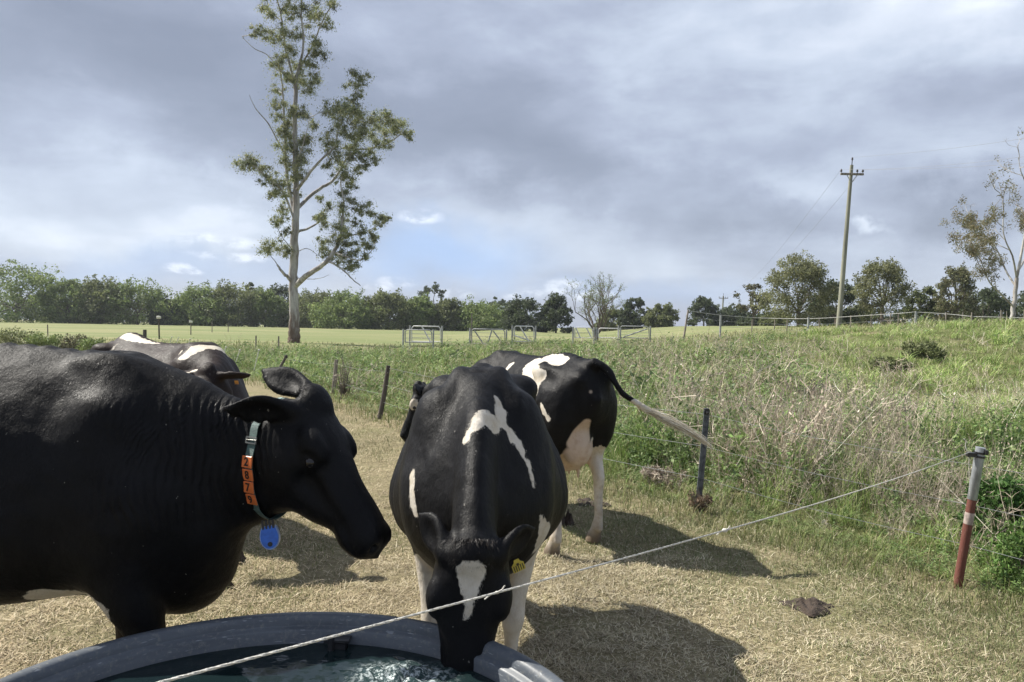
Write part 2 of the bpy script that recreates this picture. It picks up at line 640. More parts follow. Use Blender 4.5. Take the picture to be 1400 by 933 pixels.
g = sstep(vnoise(x, y, 1.1, 4) + 0.12 + 0.56 * sstep(x, -0.8, 1.8) + 0.3 * sstep(sd, -1.2, 0.3) + 0.25 * (vnoise(x, y, 0.3, 8) - 0.5), 0.45, 1.15)
isg = RNG.random(n) < g * 0.80
sc = 0.75 + y * 0.075
H = np.where(isg, RNG.uniform(0.014, 0.042, n), 0.014 + 0.045 * RNG.random(n) ** 1.8) * np.clip(sc, 0.8, 1.7)
H *= 1 + 1.2 * sstep(sd, -0.8, 0.4)
Wd = np.where(isg, 0.0026, 0.0026) * sc * RNG.uniform(0.5, 1.5, n)
lean = np.where(isg, RNG.uniform(0.1, 1.1, n), RNG.uniform(0.9, 1.55, n))
V, q, t = blades(np.stack([x, y, z + 0.001 + (~isg) * RNG.uniform(0.0, 0.012, n)], -1), H, Wd, lean, RNG.uniform(0, 6.28, n), 0.3)
col = np.where(isg[:, None], pick(TURF, n), pick(STRAW, n))
col = col * (0.60 + 0.45 * vnoise(x, y, 0.28, 12) + 0.35 * vnoise(x, y, 0.9, 14))[:, None]
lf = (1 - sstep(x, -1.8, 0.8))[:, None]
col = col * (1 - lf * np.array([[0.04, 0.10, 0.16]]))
col = col * 0.93 + col.mean(1)[:, None] * 0.07

x2, y2 = scatter(3500, 2.9, 12.0)
k2 = fence_side(x2, y2) < -0.1
x2, y2 = x2[k2], y2[k2]; n2_ = len(x2)
V2, q2, t2 = blades(np.stack([x2, y2, ground_z(x2, y2) + RNG.uniform(0.012, 0.03, n2_)], -1), RNG.uniform(0.06, 0.16, n2_), 0.003 * (0.8 + y2 * 0.08), RNG.uniform(1.35, 1.6, n2_), RNG.uniform(0, 6.28, n2_), 0.12)
blade_mesh('loose_hay', [(V2, q2, t2, np.repeat(pick(STRAW[:4], n2_), 5, 0))], MAT_STRAW, 'loose longer hay stalks lying on the paddock', kind='stuff')
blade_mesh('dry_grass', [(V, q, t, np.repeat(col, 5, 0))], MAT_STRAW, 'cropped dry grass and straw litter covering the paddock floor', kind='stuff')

# ------------------------------------------------------------------ weeds beyond the fence: templates copied into one mesh
GREENS = [(0.20, 0.28, 0.10), (0.16, 0.245, 0.08), (0.10, 0.165, 0.045), (0.14, 0.205, 0.06), (0.075, 0.125, 0.038), (0.16, 0.215, 0.085), (0.11, 0.16, 0.075), (0.21, 0.26, 0.12)]
DRY = [(0.36, 0.30, 0.24), (0.44, 0.375, 0.30), (0.30, 0.24, 0.195), (0.25, 0.205, 0.165), (0.52, 0.455, 0.37)]
DKSTEM = [(0.20, 0.15, 0.11), (0.14, 0.12, 0.08)]


def quads(C, U, Vv):
    """quads (diamond leaves) centred at C with half axes U (long) and Vv (wide)"""
    n = len(C)
    P = np.stack([C - U, C + Vv - U * 0.15, C + U, C - Vv - U * 0.15], 1).reshape(-1, 3)
    return P, np.arange(n)[:, None] * 4 + np.array([[0, 1, 2, 3]])


def rdir(n, zb=0.0):
    v = RNG.normal(size=(n, 3)); v[:, 2] += zb
    return v / np.linalg.norm(v, axis=1)[:, None]


def weed_template(kind, rich=1.0):
    """one plant about 1 m tall: V, quads, colours"""
    Vs, Qs, Cs = [], [], []
    o = 0
    def addq(P, Q, col):
        nonlocal o
        Vs.append(P); Qs.append(Q + o); Cs.append(col); o += len(P)
    def strip(p, d, L, w, col, wob=0.08, segs=3):
        nonlocal o
        p = np.array(p, float); d = np.array(d, float)
        s = np.cross(d, rdir(1)[0]); s /= np.linalg.norm(s) + 1e-9
        pts = [p]
        for k in range(segs):
            d = d + rdir(1)[0] * wob; d /= np.linalg.norm(d)
            pts.append(pts[-1] + d * L / segs)
        P = []
        for k, a in enumerate(pts):
            ww = w * (1 - 0.75 * k / segs) * 0.5
            P += [a - s * ww, a + s * ww]
        Q = np.array([[2 * k, 2 * k + 1, 2 * k + 3, 2 * k + 2] for k in range(segs)])
        addq(np.array(P), Q, np.repeat(col[None], len(P), 0))
        return pts
    if kind == 'leafy':
        for s in range(max(2, int(4 * rich))):
            d = rdir(1, 3.0)[0]
            L = RNG.uniform(0.6, 1.0)
            pts = strip((RNG.normal() * 0.07, RNG.normal() * 0.07, 0), d, L, 0.010, pick(GREENS, 1)[0], 0.12)
            m = int(22 * rich)
            tt = RNG.uniform(0.08, 1.0, m)
            pp = np.array([np.array(pts[0]) * 0 + np.array([np.interp(t_ * 3, range(4), [q_[i] for q_ in pts]) for i in range(3)]) for t_ in tt])
            dd = rdir(m, 0.2)
            ln = RNG.uniform(0.03, 0.07, m) * (1.25 - 0.7 * tt) / math.sqrt(rich)
            U = dd * ln[:, None]
            Vv = np.cross(dd, rdir(m)); Vv = Vv / np.linalg.norm(Vv, axis=1)[:, None] * (ln * 0.36)[:, None]
            P, Q = quads(pp + U, U, Vv)
            addq(P, Q, np.repeat(pick(GREENS, m), 4, 0))
    elif kind == 'dry':
        for s in range(int(9 * rich)):
            d = rdir(1, 2.6)[0]
            base = (RNG.normal() * 0.09, RNG.normal() * 0.09, 0)
            pts = strip(base, d, RNG.uniform(0.55, 1.05), 0.0075 / math.sqrt(rich), pick(DRY, 1)[0], 0.10)
            for k in range(int(7 * rich)):
                t_ = RNG.uniform(0.35, 1.0) * 3
                p = [np.interp(t_, range(4), [q_[i] for q_ in pts]) for i in range(3)]
                strip(p, rdir(1, 1.0)[0], RNG.uniform(0.08, 0.22), 0.0045 / math.sqrt(rich), pick(DRY, 1)[0], 0.3, 2)
    elif kind == 'grass':
        m = int(55 * rich)
        P0 = np.stack([RNG.normal(size=m) * 0.10, RNG.normal(size=m) * 0.10, np.zeros(m)], -1)
        V, q, t = blades(P0, RNG.uniform(0.4, 1.0, m), np.full(m, 0.014 / math.sqrt(rich)), RNG.uniform(0.05, 0.7, m), RNG.uniform(0, 6.28, m), 0.6)
        V = V.reshape(-1, 5, 3)
        P = np.concatenate([V[:, :4]], 1).reshape(-1, 3)
        Q = np.arange(m)[:, None] * 4 + np.array([[0, 1, 2, 3]])
        cc = pick([(0.18, 0.25, 0.07), (0.14, 0.21, 0.055), (0.23, 0.28, 0.10), (0.32, 0.31, 0.17)], m)
        addq(P, Q, np.repeat(cc, 4, 0))
        P2 = np.stack([V[:, 3], V[:, 2], V[:, 4], V[:, 4] + 1e-4], 1).reshape(-1, 3)
        addq(P2, Q.copy(), np.repeat(cc, 4, 0))
    elif kind == 'seed':
        for s in range(int(10 * rich)):
            d = rdir(1, 4.5)[0]
            pts = strip((RNG.normal() * 0.1, RNG.normal() * 0.1, 0), d, RNG.uniform(0.6, 1.0), 0.005 / math.sqrt(rich), pick(DRY[:2] + [(0.30, 0.30, 0.14)], 1)[0], 0.05)
            m = 7
            tt = RNG.uniform(2.3, 3.0, m)
            pp = np.array([[np.interp(t_, range(4), [q_[i] for q_ in pts]) for i in range(3)] for t_ in tt])
            dd = rdir(m, 1.5); ln = RNG.uniform(0.012, 0.025, m)
            P, Q = quads(pp, dd * ln[:, None], np.cross(dd, rdir(m)) * (ln * 0.5)[:, None])
            addq(P, Q, np.repeat(pick(DRY, m), 4, 0))
    return np.vstack(Vs), np.vstack(Qs), np.vstack(Cs)


def place_templates(tmps, X, Y, Z, SC, which, wide=None, tintv=None):
    parts = []
    for ti, (V, Q, C) in enumerate(tmps):
        sel = np.nonzero(which == ti)[0]
        if not len(sel): continue
        m = len(sel)
        a = RNG.uniform(0, 6.28, m)
        ca, sa = np.cos(a), np.sin(a)
        s = SC[sel]
        w = s if wide is None else wide[sel]
        VX = (V[None, :, 0] * ca[:, None] - V[None, :, 1] * sa[:, None]) * w[:, None] + X[sel][:, None]
        VY = (V[None, :, 0] * sa[:, None] + V[None, :, 1] * ca[:, None]) * w[:, None] + Y[sel][:, None]
        VZ = V[None, :, 2] * s[:, None] + Z[sel][:, None]
        P = np.stack([VX, VY, VZ], -1).reshape(-1, 3)
        QQ = (Q[None] + (np.arange(m) * len(V))[:, None, None]).reshape(-1, 4)
        tv = RNG.uniform(0.75, 1.25, m) if tintv is None else tintv[sel] * RNG.uniform(0.85, 1.15, m)
        CC = np.clip((C[None] * tv[:, None, None]).reshape(-1, 3), 0.003, 0.85)
        parts.append((P, QQ, None, CC))
    return parts


def world_xy(px, py, Y):
    p = at(px, py, Y)
    return p.x, p.y


leafy_hi = [weed_template('leafy', 1.0) for _ in range(5)]
grass_hi = [weed_template('grass', 1.0) for _ in range(3)]
dry_hi = [weed_template('dry', 1.0) for _ in range(5)]
seed_hi = [weed_template('seed', 1.0) for _ in range(3)]
leafy_lo = [weed_template('leafy', 0.45) for _ in range(4)]
grass_lo = [weed_template('grass', 0.35) for _ in range(3)]
dry_lo = [weed_template('dry', 0.5) for _ in range(4)]
seed_lo = [weed_template('seed', 0.5) for _ in range(2)]

# patches of dry brush: (photo-like spot, distance, radius across, radius deep, weight)
DRYSPOTS = []
for (px, Y, rx, ry, w) in [(1060, 7.6, 0.75, 0.7, 1.0), (1200, 7.4, 0.9, 0.9, 0.95), (1270, 6.0, 0.5, 0.6, 0.7), (1130, 10.5, 1.4, 1.2, 0.9),
                           (960, 11.5, 1.2, 2.0, 0.7), (1230, 12.5, 1.2, 1.2, 0.7), (720, 17, 3.0, 4.0, 0.5), (930, 22, 4, 6, 0.6), (470, 16.5, 0.8, 1.0, 0.8),
                           (1080, 30, 6, 4, 0.6), (850, 38, 8, 6, 0.7), (1040, 5.9, 0.25, 0.3, 0.6)]:
    DRYSPOTS.append((at(px, 500, Y).x, Y, rx, ry, w))


def dryness(x, y):
    d = np.zeros_like(x)
    for (cx, cy, rx, ry, w) in DRYSPOTS:
        d = np.maximum(d, w * np.exp(-((x - cx) / rx) ** 2 - ((y - cy) / ry) ** 2))
    return d


def weeds(n, y0, y1, T, scl, hmul, dens_pow, name_suffix=''):
    x, y = scatter(n, y0, y1, k=0.76, pad=1.5, power=dens_pow)
    sd = fence_side(x, y)
    k = (sd > 0.12) & (sd < 70)
    x, y, sd = x[k], y[k], sd[k]
    dr = dryness(x, y) * (0.45 + 0.9 * vnoise(x, y, 0.5, 27)) + 0.30 * (vnoise(x, y, 1.6, 21) - 0.50)
    mound = sstep(x, 0.30 * y + 0.8, 0.34 * y + 3) * sstep(y, 9, 13)          # grassy hummocks on the right
    dr = dr + 0.26 * mound * sstep(vnoise(x, y, 2.6, 61), 0.50, 0.70)
    r = RNG.random(len(x))
    m_leafy, m_grass, m_dry, m_seed = T
    kind = np.where(r < dr * 0.8, 2, np.where(r > 0.965 - 0.1 * dr, 3, np.where(RNG.random(len(x)) < 0.30 + 0.6 * mound, 1, 0)))
    hh = (0.22 + 0.95 * vnoise(x, y, 1.4, 31) ** 1.2 + 0.26 * np.clip(dr, 0, 1)) * sstep(sd, -0.3, 1.6) * hmul
    hh = hh * (1 - mound * (0.62 - 0.75 * vnoise(x, y, 0.9, 71))) + 0.06
    hh = hh * np.where(kind == 2, 1.12, np.where(kind == 3, 1.05, np.where(kind == 1, 0.8, 0.85))) * RNG.uniform(0.65, 1.2, len(x))
    # weeds thin out into the pale field on the far left and along the crest on the right
    z = ground_z(x, y)
    lists = {0: m_leafy, 1: m_grass, 2: m_dry, 3: m_seed}
    res = {}
    for kd in range(4):
        s = kind == kd
        ti = RNG.integers(0, len(lists[kd]), s.sum())
        tv = 0.85 + 0.75 * vnoise(x[s], y[s], 1.0, 41)
        tv = tv * (1 + 0.25 * mound[s])
        res[kd] = place_templates(lists[kd], x[s], y[s], z[s], hh[s], ti, wide=np.maximum(hh[s], 0.35) * scl, tintv=tv)
    return res


near = weeds(6200, 4.0, 15.0, (leafy_hi, grass_hi, dry_hi, seed_hi), 1.0, 0.95, 0.85)
mid = weeds(9000, 14.0, 46.0, (leafy_lo, grass_lo, dry_lo, seed_lo), 1.9, 0.85, 0.9)
blade_mesh('green_weeds', near[0] + mid[0], MAT_LEAF, 'tall leafy green weeds growing thickly beyond the paddock fence', kind='stuff')
blade_mesh('long_grass', near[1] + mid[1], MAT_GRASS, 'long green and yellow grass between the weeds and over the mound', kind='stuff')
blade_mesh('dry_weeds', near[2] + mid[2], MAT_STRAW, 'dead beige and brown twiggy weeds standing among the green growth', kind='stuff')
blade_mesh('seed_stalks', near[3] + mid[3], MAT_STRAW, 'thin straw coloured seed stalks rising above the weeds', kind='stuff')

# short grass of the distant field and turf under the weeds
x, y = scatter(90000, 4.0, 60.0, power=0.95)
sd = fence_side(x, y)
k = (sd > -0.4)
x, y = x[k], y[k]; n = len(x)
sc = 0.6 + y * 0.13
V, q, t = blades(np.stack([x, y, ground_z(x, y)], -1), RNG.uniform(0.05, 0.16, n) * np.clip(sc, 1, 2.2), 0.004 * sc, RNG.uniform(0.1, 1.0, n), RNG.uniform(0, 6.28, n), 0.5)
col = pick([(0.15, 0.19, 0.05), (0.20, 0.22, 0.08), (0.30, 0.27, 0.14), (0.11, 0.15, 0.04)], n)
blade_mesh('undergrowth_grass', [(V, q, t, np.repeat(col, 5, 0))], MAT_GRASS, 'short green grass under and between the weeds', kind='stuff')


# ------------------------------------------------------------------ organic bodies: smooth-blended distance field turned into one surface
class Field:
    def __init__(self, xs, ys, zs):
        self.xs, self.ys, self.zs = [np.asarray(a, dtype=np.float32) for a in (xs, ys, zs)]
        self.d = np.full((len(xs), len(ys), len(zs)), 0.5, dtype=np.float32)

    def slab(self, lo, hi):
        ix = slice(max(np.searchsorted(self.xs, lo[0]) - 1, 0), np.searchsorted(self.xs, hi[0]) + 1)
        iy = slice(max(np.searchsorted(self.ys, lo[1]) - 1, 0), np.searchsorted(self.ys, hi[1]) + 1)
        iz = slice(max(np.searchsorted(self.zs, lo[2]) - 1, 0), np.searchsorted(self.zs, hi[2]) + 1)
        X = self.xs[ix][:, None, None]; Y = self.ys[iy][None, :, None]; Z = self.zs[iz][None, None, :]
        return (ix, iy, iz), X, Y, Z

    def union(self, sl, d, k):
        a = self.d[sl]
        if k <= 0:
            self.d[sl] = np.minimum(a, d); return
        h = np.maximum(k - np.abs(a - d), 0) / k
        self.d[sl] = np.minimum(a, d) - h * h * k * 0.25

    def cut(self, sl, d, k):
        a = self.d[sl]; b = -d
        h = np.maximum(k - np.abs(a - b), 0) / k
        self.d[sl] = np.maximum(a, b) + h * h * k * 0.25

    def ell(self, c, r, rot=None, k=0.05, sub=False):
        """ellipsoid; rot columns are its own axes"""
        c = np.array(c, dtype=float)
        r = np.array(r, dtype=float)
        Rm = np.eye(3) if rot is None else np.array(rot, dtype=float)
        ext = np.sqrt(((Rm * r[None, :]) ** 2).sum(1)) + k + 0.03
        sl, X, Y, Z = self.slab(c - ext, c + ext)
        if self.d[sl].size == 0: return
        dx, dy, dz = X - c[0], Y - c[1], Z - c[2]
        k0 = 0; k1 = 0
        for j in range(3):
            q = dx * Rm[0, j] + dy * Rm[1, j] + dz * Rm[2, j]
            k0 = k0 + (q / r[j]) ** 2
            k1 = k1 + (q / r[j] ** 2) ** 2
        k0 = np.sqrt(k0); k1 = np.sqrt(k1)
        d = np.where(k1 > 1e-6, k0 * (k0 - 1) / np.maximum(k1, 1e-6), -r.min()).astype(np.float32)
        (self.cut if sub else self.union)(sl, d, k)

    def chain(self, pts, k=0.04, sub=3, lat=None):
        """limb through pts: rows (x, y, z, r_along_lateral, r_other); lateral axis defaults to +Y"""
        P = catmull(np.array(pts, dtype=float), sub)
        lat = np.array([0, 1.0, 0]) if lat is None else np.array(lat, dtype=float)
        lo = P[:, :3].min(0) - P[:, 3:].max() - k - 0.03
        hi = P[:, :3].max(0) + P[:, 3:].max() + k + 0.03
        sl, X, Y, Z = self.slab(lo, hi)
        if self.d[sl].size == 0: return
        best = None
        for a, b in zip(P[:-1], P[1:]):
            ab = b[:3] - a[:3]
            L = np.linalg.norm(ab)
            if L < 1e-6: continue
            D = ab / L
            l = lat - D * lat.dot(D); l /= np.linalg.norm(l)
            u = np.cross(D, l)
            dx, dy, dz = X - a[0], Y - a[1], Z - a[2]
            s = dx * D[0] + dy * D[1] + dz * D[2]
            t = np.clip(s / L, 0, 1)
            ra = a[3] + (b[3] - a[3]) * t
            rb = a[4] + (b[4] - a[4]) * t
            e = s - t * L
            ql = dx * l[0] + dy * l[1] + dz * l[2]
            qu = dx * u[0] + dy * u[1] + dz * u[2]
            rm = np.minimum(ra, rb)
            d = (np.sqrt((ql / ra) ** 2 + (qu / rb) ** 2 + (e / rm) ** 2) - 1) * rm
            best = d if best is None else np.minimum(best, d)
        self.union(sl, best.astype(np.float32), k)

    def torso(self, st, k=0.0):
        """st rows: x, top, bottom, half width, upper narrowing"""
        st = np.array(sorted(st), dtype=float)
        lo = (st[0, 0] - 0.08, -0.55, 0.3); hi = (st[-1, 0] + 0.08, 0.55, 1.7)
        sl, X, Y, Z = self.slab(lo, hi)
        # smooth interpolation of every column along x
        xx = self.xs[sl[0]].astype(float)
        fine = catmull(st, 12)
        o = np.argsort(fine[:, 0]); fine = fine[o]
        g = [np.interp(xx, fine[:, 0], fine[:, j])[:, None, None].astype(np.float32) for j in range(1, 5)]
        top, bot, w, nar = g
        cz = (top + bot) / 2; h = np.maximum((top - bot) / 2, 0.01); w = np.maximum(w, 0.01)
        v = (Z - cz) / h
        wid = w * (1 - nar * np.clip(v, -1, 1.1)) * (1 - 0.10 * np.clip(-v, 0, 1) ** 2)
        u = Y / np.maximum(wid, 0.01)
        p = 2.25
        kk = (np.abs(u) ** p + np.abs(v) ** p) ** (1 / p)
        d = (kk - 1) * np.minimum(wid, h)
        e = np.maximum(np.maximum(st[0, 0] - X, X - st[-1, 0]), 0)
        d = d + e * 1.2
        self.union(sl, d.astype(np.float32), k)

    def mesh(self):
        d = self.d
        ins = d < 0
        c = ins.astype(np.int8)
        cnt = sum(c[i:c.shape[0] - 1 + i, j:c.shape[1] - 1 + j, k:c.shape[2] - 1 + k] for i in (0, 1) for j in (0, 1) for k in (0, 1))
        act = (cnt > 0) & (cnt < 8)
        I = np.argwhere(act)
        num = np.full(act.shape, -1, dtype=np.int64)
        num[act] = np.arange(len(I))
        cor = [(i, j, k) for i in (0, 1) for j in (0, 1) for k in (0, 1)]
        val = np.stack([d[I[:, 0] + a, I[:, 1] + b, I[:, 2] + c_] for a, b, c_ in cor], 1)
        acc = np.zeros((len(I), 3)); n = np.zeros(len(I))
        for a in range(8):
            for ax in range(3):
                if cor[a][ax] == 0:
                    q = list(cor[a]); q[ax] = 1; b = cor.index(tuple(q))
                    m = (val[:, a] < 0) != (val[:, b] < 0)
                    t = np.where(m, val[:, a] / np.where(m, val[:, a] - val[:, b], 1), 0)
                    p = np.array(cor[a], dtype=float)[None] + t[:, None] * np.eye(3)[ax][None]
                    acc += np.where(m[:, None], p, 0); n += m
        loc = acc / n[:, None]
        V = np.zeros((len(I), 3))
        for ax, A in enumerate((self.xs, self.ys, self.zs)):
            A = A.astype(float)
            V[:, ax] = A[I[:, ax]] + loc[:, ax] * (A[I[:, ax] + 1] - A[I[:, ax]])
        Fs = []
        for ax in range(3):
            s0 = [slice(None)] * 3; s1 = [slice(None)] * 3
            s0[ax] = slice(0, -1); s1[ax] = slice(1, None)
            a = ins[tuple(s0)]; b = ins[tuple(s1)]
            o1, o2 = (ax + 1) % 3, (ax + 2) % 3
            E = np.argwhere(a != b)
            E = E[(E[:, o1] > 0) & (E[:, o2] > 0) & (E[:, o1] < act.shape[o1]) & (E[:, o2] < act.shape[o2])]
            flip = a[E[:, 0], E[:, 1], E[:, 2]]
            def cell(d1, d2):
                q = E.copy(); q[:, o1] -= d1; q[:, o2] -= d2
                return num[q[:, 0], q[:, 1], q[:, 2]]
            f = np.stack([cell(1, 1), cell(0, 1), cell(0, 0), cell(1, 0)], 1)
            f = np.where(flip[:, None], f, f[:, ::-1])
            Fs.append(f)
        F = np.vstack(Fs)
        F = F[(F >= 0).all(1)]
        return V, F


def relax(V, F, it=2, lam=0.5):
    e = np.concatenate([F[:, [0, 1]], F[:, [1, 2]], F[:, [2, 3]], F[:, [3, 0]]])
    e = np.concatenate([e, e[:, ::-1]])
    n = np.bincount(e[:, 0], minlength=len(V)).astype(float)
    for _ in range(it):
        A = np.stack([np.bincount(e[:, 0], weights=V[e[:, 1], j], minlength=len(V)) for j in range(3)], 1)
        V = V + lam * (A / np.maximum(n, 1)[:, None] - V)
    return V


def frame(fwd, up):
    f = np.array(fwd, float); f /= np.linalg.norm(f)
    u = np.array(up, float); u -= f * u.dot(f); u /= np.linalg.norm(u)
    l = np.cross(u, f)
    return np.stack([f, l, u], 1)      # columns: forward (to the muzzle), left, up (out of the forehead)


# ------------------------------------------------------------------ coat
def coat_mat(name, black, white, fold=False):
    m, nt, b, out = new_mat(name)
    oc = nt.node('ShaderNodeTexCoord').outputs['Object']
    edge = nt.math('MULTIPLY', nt.math('SUBTRACT', nt.noise(nt.mapping(oc, scale=(1, 1, 0.55)), 42.0, 4.0, 0.65), 0.5), 0.030)
    patch = nt.attr('patch').outputs['Fac']
    isw = nt.smooth(nt.math('ADD', patch, edge), -0.0035, 0.0035)
    hairn = nt.noise(nt.mapping(oc, scale=(150, 150, 34)), 1.0, 3.0, 0.6)
    blot = nt.noise(oc, 5.0, 5.0, 0.6)
    dirt = nt.noise(oc, 14.0, 5.0, 0.65)
    bl = nt.mix(nt.smooth(blot, 0.35, 0.7), black, tuple(min(1, c * 1.9) for c in black))
    bl = nt.mix(nt.math('MULTIPLY', nt.smooth(hairn, 0.60, 0.85), 0.12), bl, (0.085, 0.08, 0.08))
    fleck = nt.smooth(nt.noise(oc, 75.0, 1.0, 0.4), 0.795, 0.815)
    bl = nt.mix(nt.math('MULTIPLY', fleck, 0.5), bl, (0.4, 0.38, 0.34))
    wh = nt.mix(nt.smooth(dirt, 0.4, 0.75), white, tuple(c * d for c, d in zip(white, (0.80, 0.74, 0.64))))
    wh = nt.mix(nt.math('MULTIPLY', nt.smooth(hairn, 0.5, 0.8), 0.22), wh, tuple(c * 0.6 for c in white))
    c = nt.mix(isw, bl, wh)
    pink = nt.attr('pink').outputs['Fac']
    c = nt.mix(nt.smooth(pink, -0.006, 0.012), c, nt.mix(nt.smooth(dirt, 0.4, 0.7), (0.56, 0.45, 0.36), (0.46, 0.34, 0.26)))
    hoof = nt.attr('hoof').outputs['Fac']
    c = nt.mix(nt.math('MULTIPLY', nt.smooth(nt.math('ADD', hoof, nt.math('MULTIPLY', edge, 1.6)), -0.03, 0.06), 0.85), c, (0.085, 0.060, 0.040))
    muck = nt.math('MULTIPLY', nt.smooth(nt.math('ADD', hoof, nt.math('MULTIPLY', nt.math('SUBTRACT', dirt, 0.5), 0.5)), -0.42, 0.02), nt.smooth(blot, 0.3, 0.6, 0.35, 0.8))
    c = nt.mix(nt.math('MULTIPLY', muck, 0.75), c, (0.15, 0.11, 0.075))
    nose = nt.attr('nose').outputs['Fac']
    c = nt.mix(nt.smooth(nose, -0.01, 0.01), c, (0.018, 0.017, 0.018))
    nt.link(c, b.inputs['Base Color'])
    b.inputs['Specular IOR Level'].default_value = 0.13
    nt.link(nt.math('SUBTRACT', nt.math('ADD', 0.44, nt.math('MULTIPLY', hairn, 0.20)), nt.math('MULTIPLY', nt.smooth(nose, -0.01, 0.02), 0.22)), b.inputs['Roughness'])
    b.inputs['Sheen Weight'].default_value = 0.0
    b.inputs['Sheen Roughness'].default_value = 0.4
    fine = nt.noise(nt.mapping(oc, scale=(330, 330, 80)), 1.0, 2.0, 0.6)
    h = nt.math('ADD', nt.math('MULTIPLY', hairn, 0.7), nt.math('MULTIPLY', fine, 0.5))
    nrm = nt.bump(h, 0.55, 0.004)
    mus = nt.noise(nt.mapping(oc, scale=(1, 1, 0.7)), 9.0, 3.0, 0.5)
    nrm = nt.bump(mus, 0.45, 0.03, nrm)
    if fold:
        wob = nt.vmath('ADD', oc, nt.vmath('SCALE', nt.vmath('SUBTRACT', _col(nt, oc, 3.0), (0.5, 0.5, 0.5)), scale=0.16))
        wv = nt.node('ShaderNodeTexWave', wave_type='BANDS', bands_direction='X', wave_profile='SIN')
        nt.link(nt.mapping(wob, rot=(0, R(-14), 0)), wv.inputs['Vector'])
        wv.inputs['Scale'].default_value = 19.0
        wv.inputs['Distortion'].default_value = 4.0
        wv.inputs['Detail'].default_value = 3.0
        wv.inputs['Detail Scale'].default_value = 1.6
        fm = nt.attr('fold').outputs['Fac']
        fh = nt.math('MULTIPLY', nt.math('MULTIPLY', wv.outputs['Fac'], fm), nt.smooth(nt.noise(nt.mapping(oc, scale=(3, 1, 1)), 4.0, 3.0), 0.38, 0.62))
        nrm = nt.bump(fh, 0.8, 0.006, nrm)
    nt.link(nrm, b.inputs['Normal'])
    return m


def _col(nt, vec, scale):
    nd = nt.node('ShaderNodeTexNoise')
    nt.link(vec, nd.inputs['Vector'])
    nd.inputs['Scale'].default_value = scale
    nd.inputs['Detail'].default_value = 3.0
    return nd.outputs['Color']


MAT_EYE, nt, b, out = new_mat('eye')
b.inputs['Base Color'].default_value = (0.012, 0.009, 0.008, 1)
b.inputs['Roughness'].default_value = 0.08
MAT_HAIR_BLACK = leaf_mat('black_hair', 0.05, 0.5)
MAT_HAIR_WHITE = leaf_mat('white_hair', 0.15, 0.6)
MAT_COAT_HAIR = leaf_mat('short_coat_hair', 0.04, 0.36)
MAT_COAT_HAIR.node_tree.nodes['Principled BSDF'].inputs['Specular IOR Level'].default_value = 0.13


def patch_val(V, prims):
    """signed field, positive inside the union of capsules (a, b, ra, rb) or (centre, radius)"""
    out_ = np.full(len(V), -1.0)
    for p in prims:
        if len(p) == 2:
            a = b_ = p[0]; ra = rb = p[1]
        elif len(p) == 3:
            a, b_, ra = p; rb = ra
        else:
            a, b_, ra, rb = p
        a = np.array(a, float); b_ = np.array(b_, float)
        ab = b_ - a; L2 = max(ab.dot(ab), 1e-9)
        t = np.clip(((V - a) @ ab) / L2, 0, 1)
        dist = np.linalg.norm(V - (a + t[:, None] * ab), axis=1)
        out_ = np.maximum(out_, ra + (rb - ra) * t - dist)
    return out_


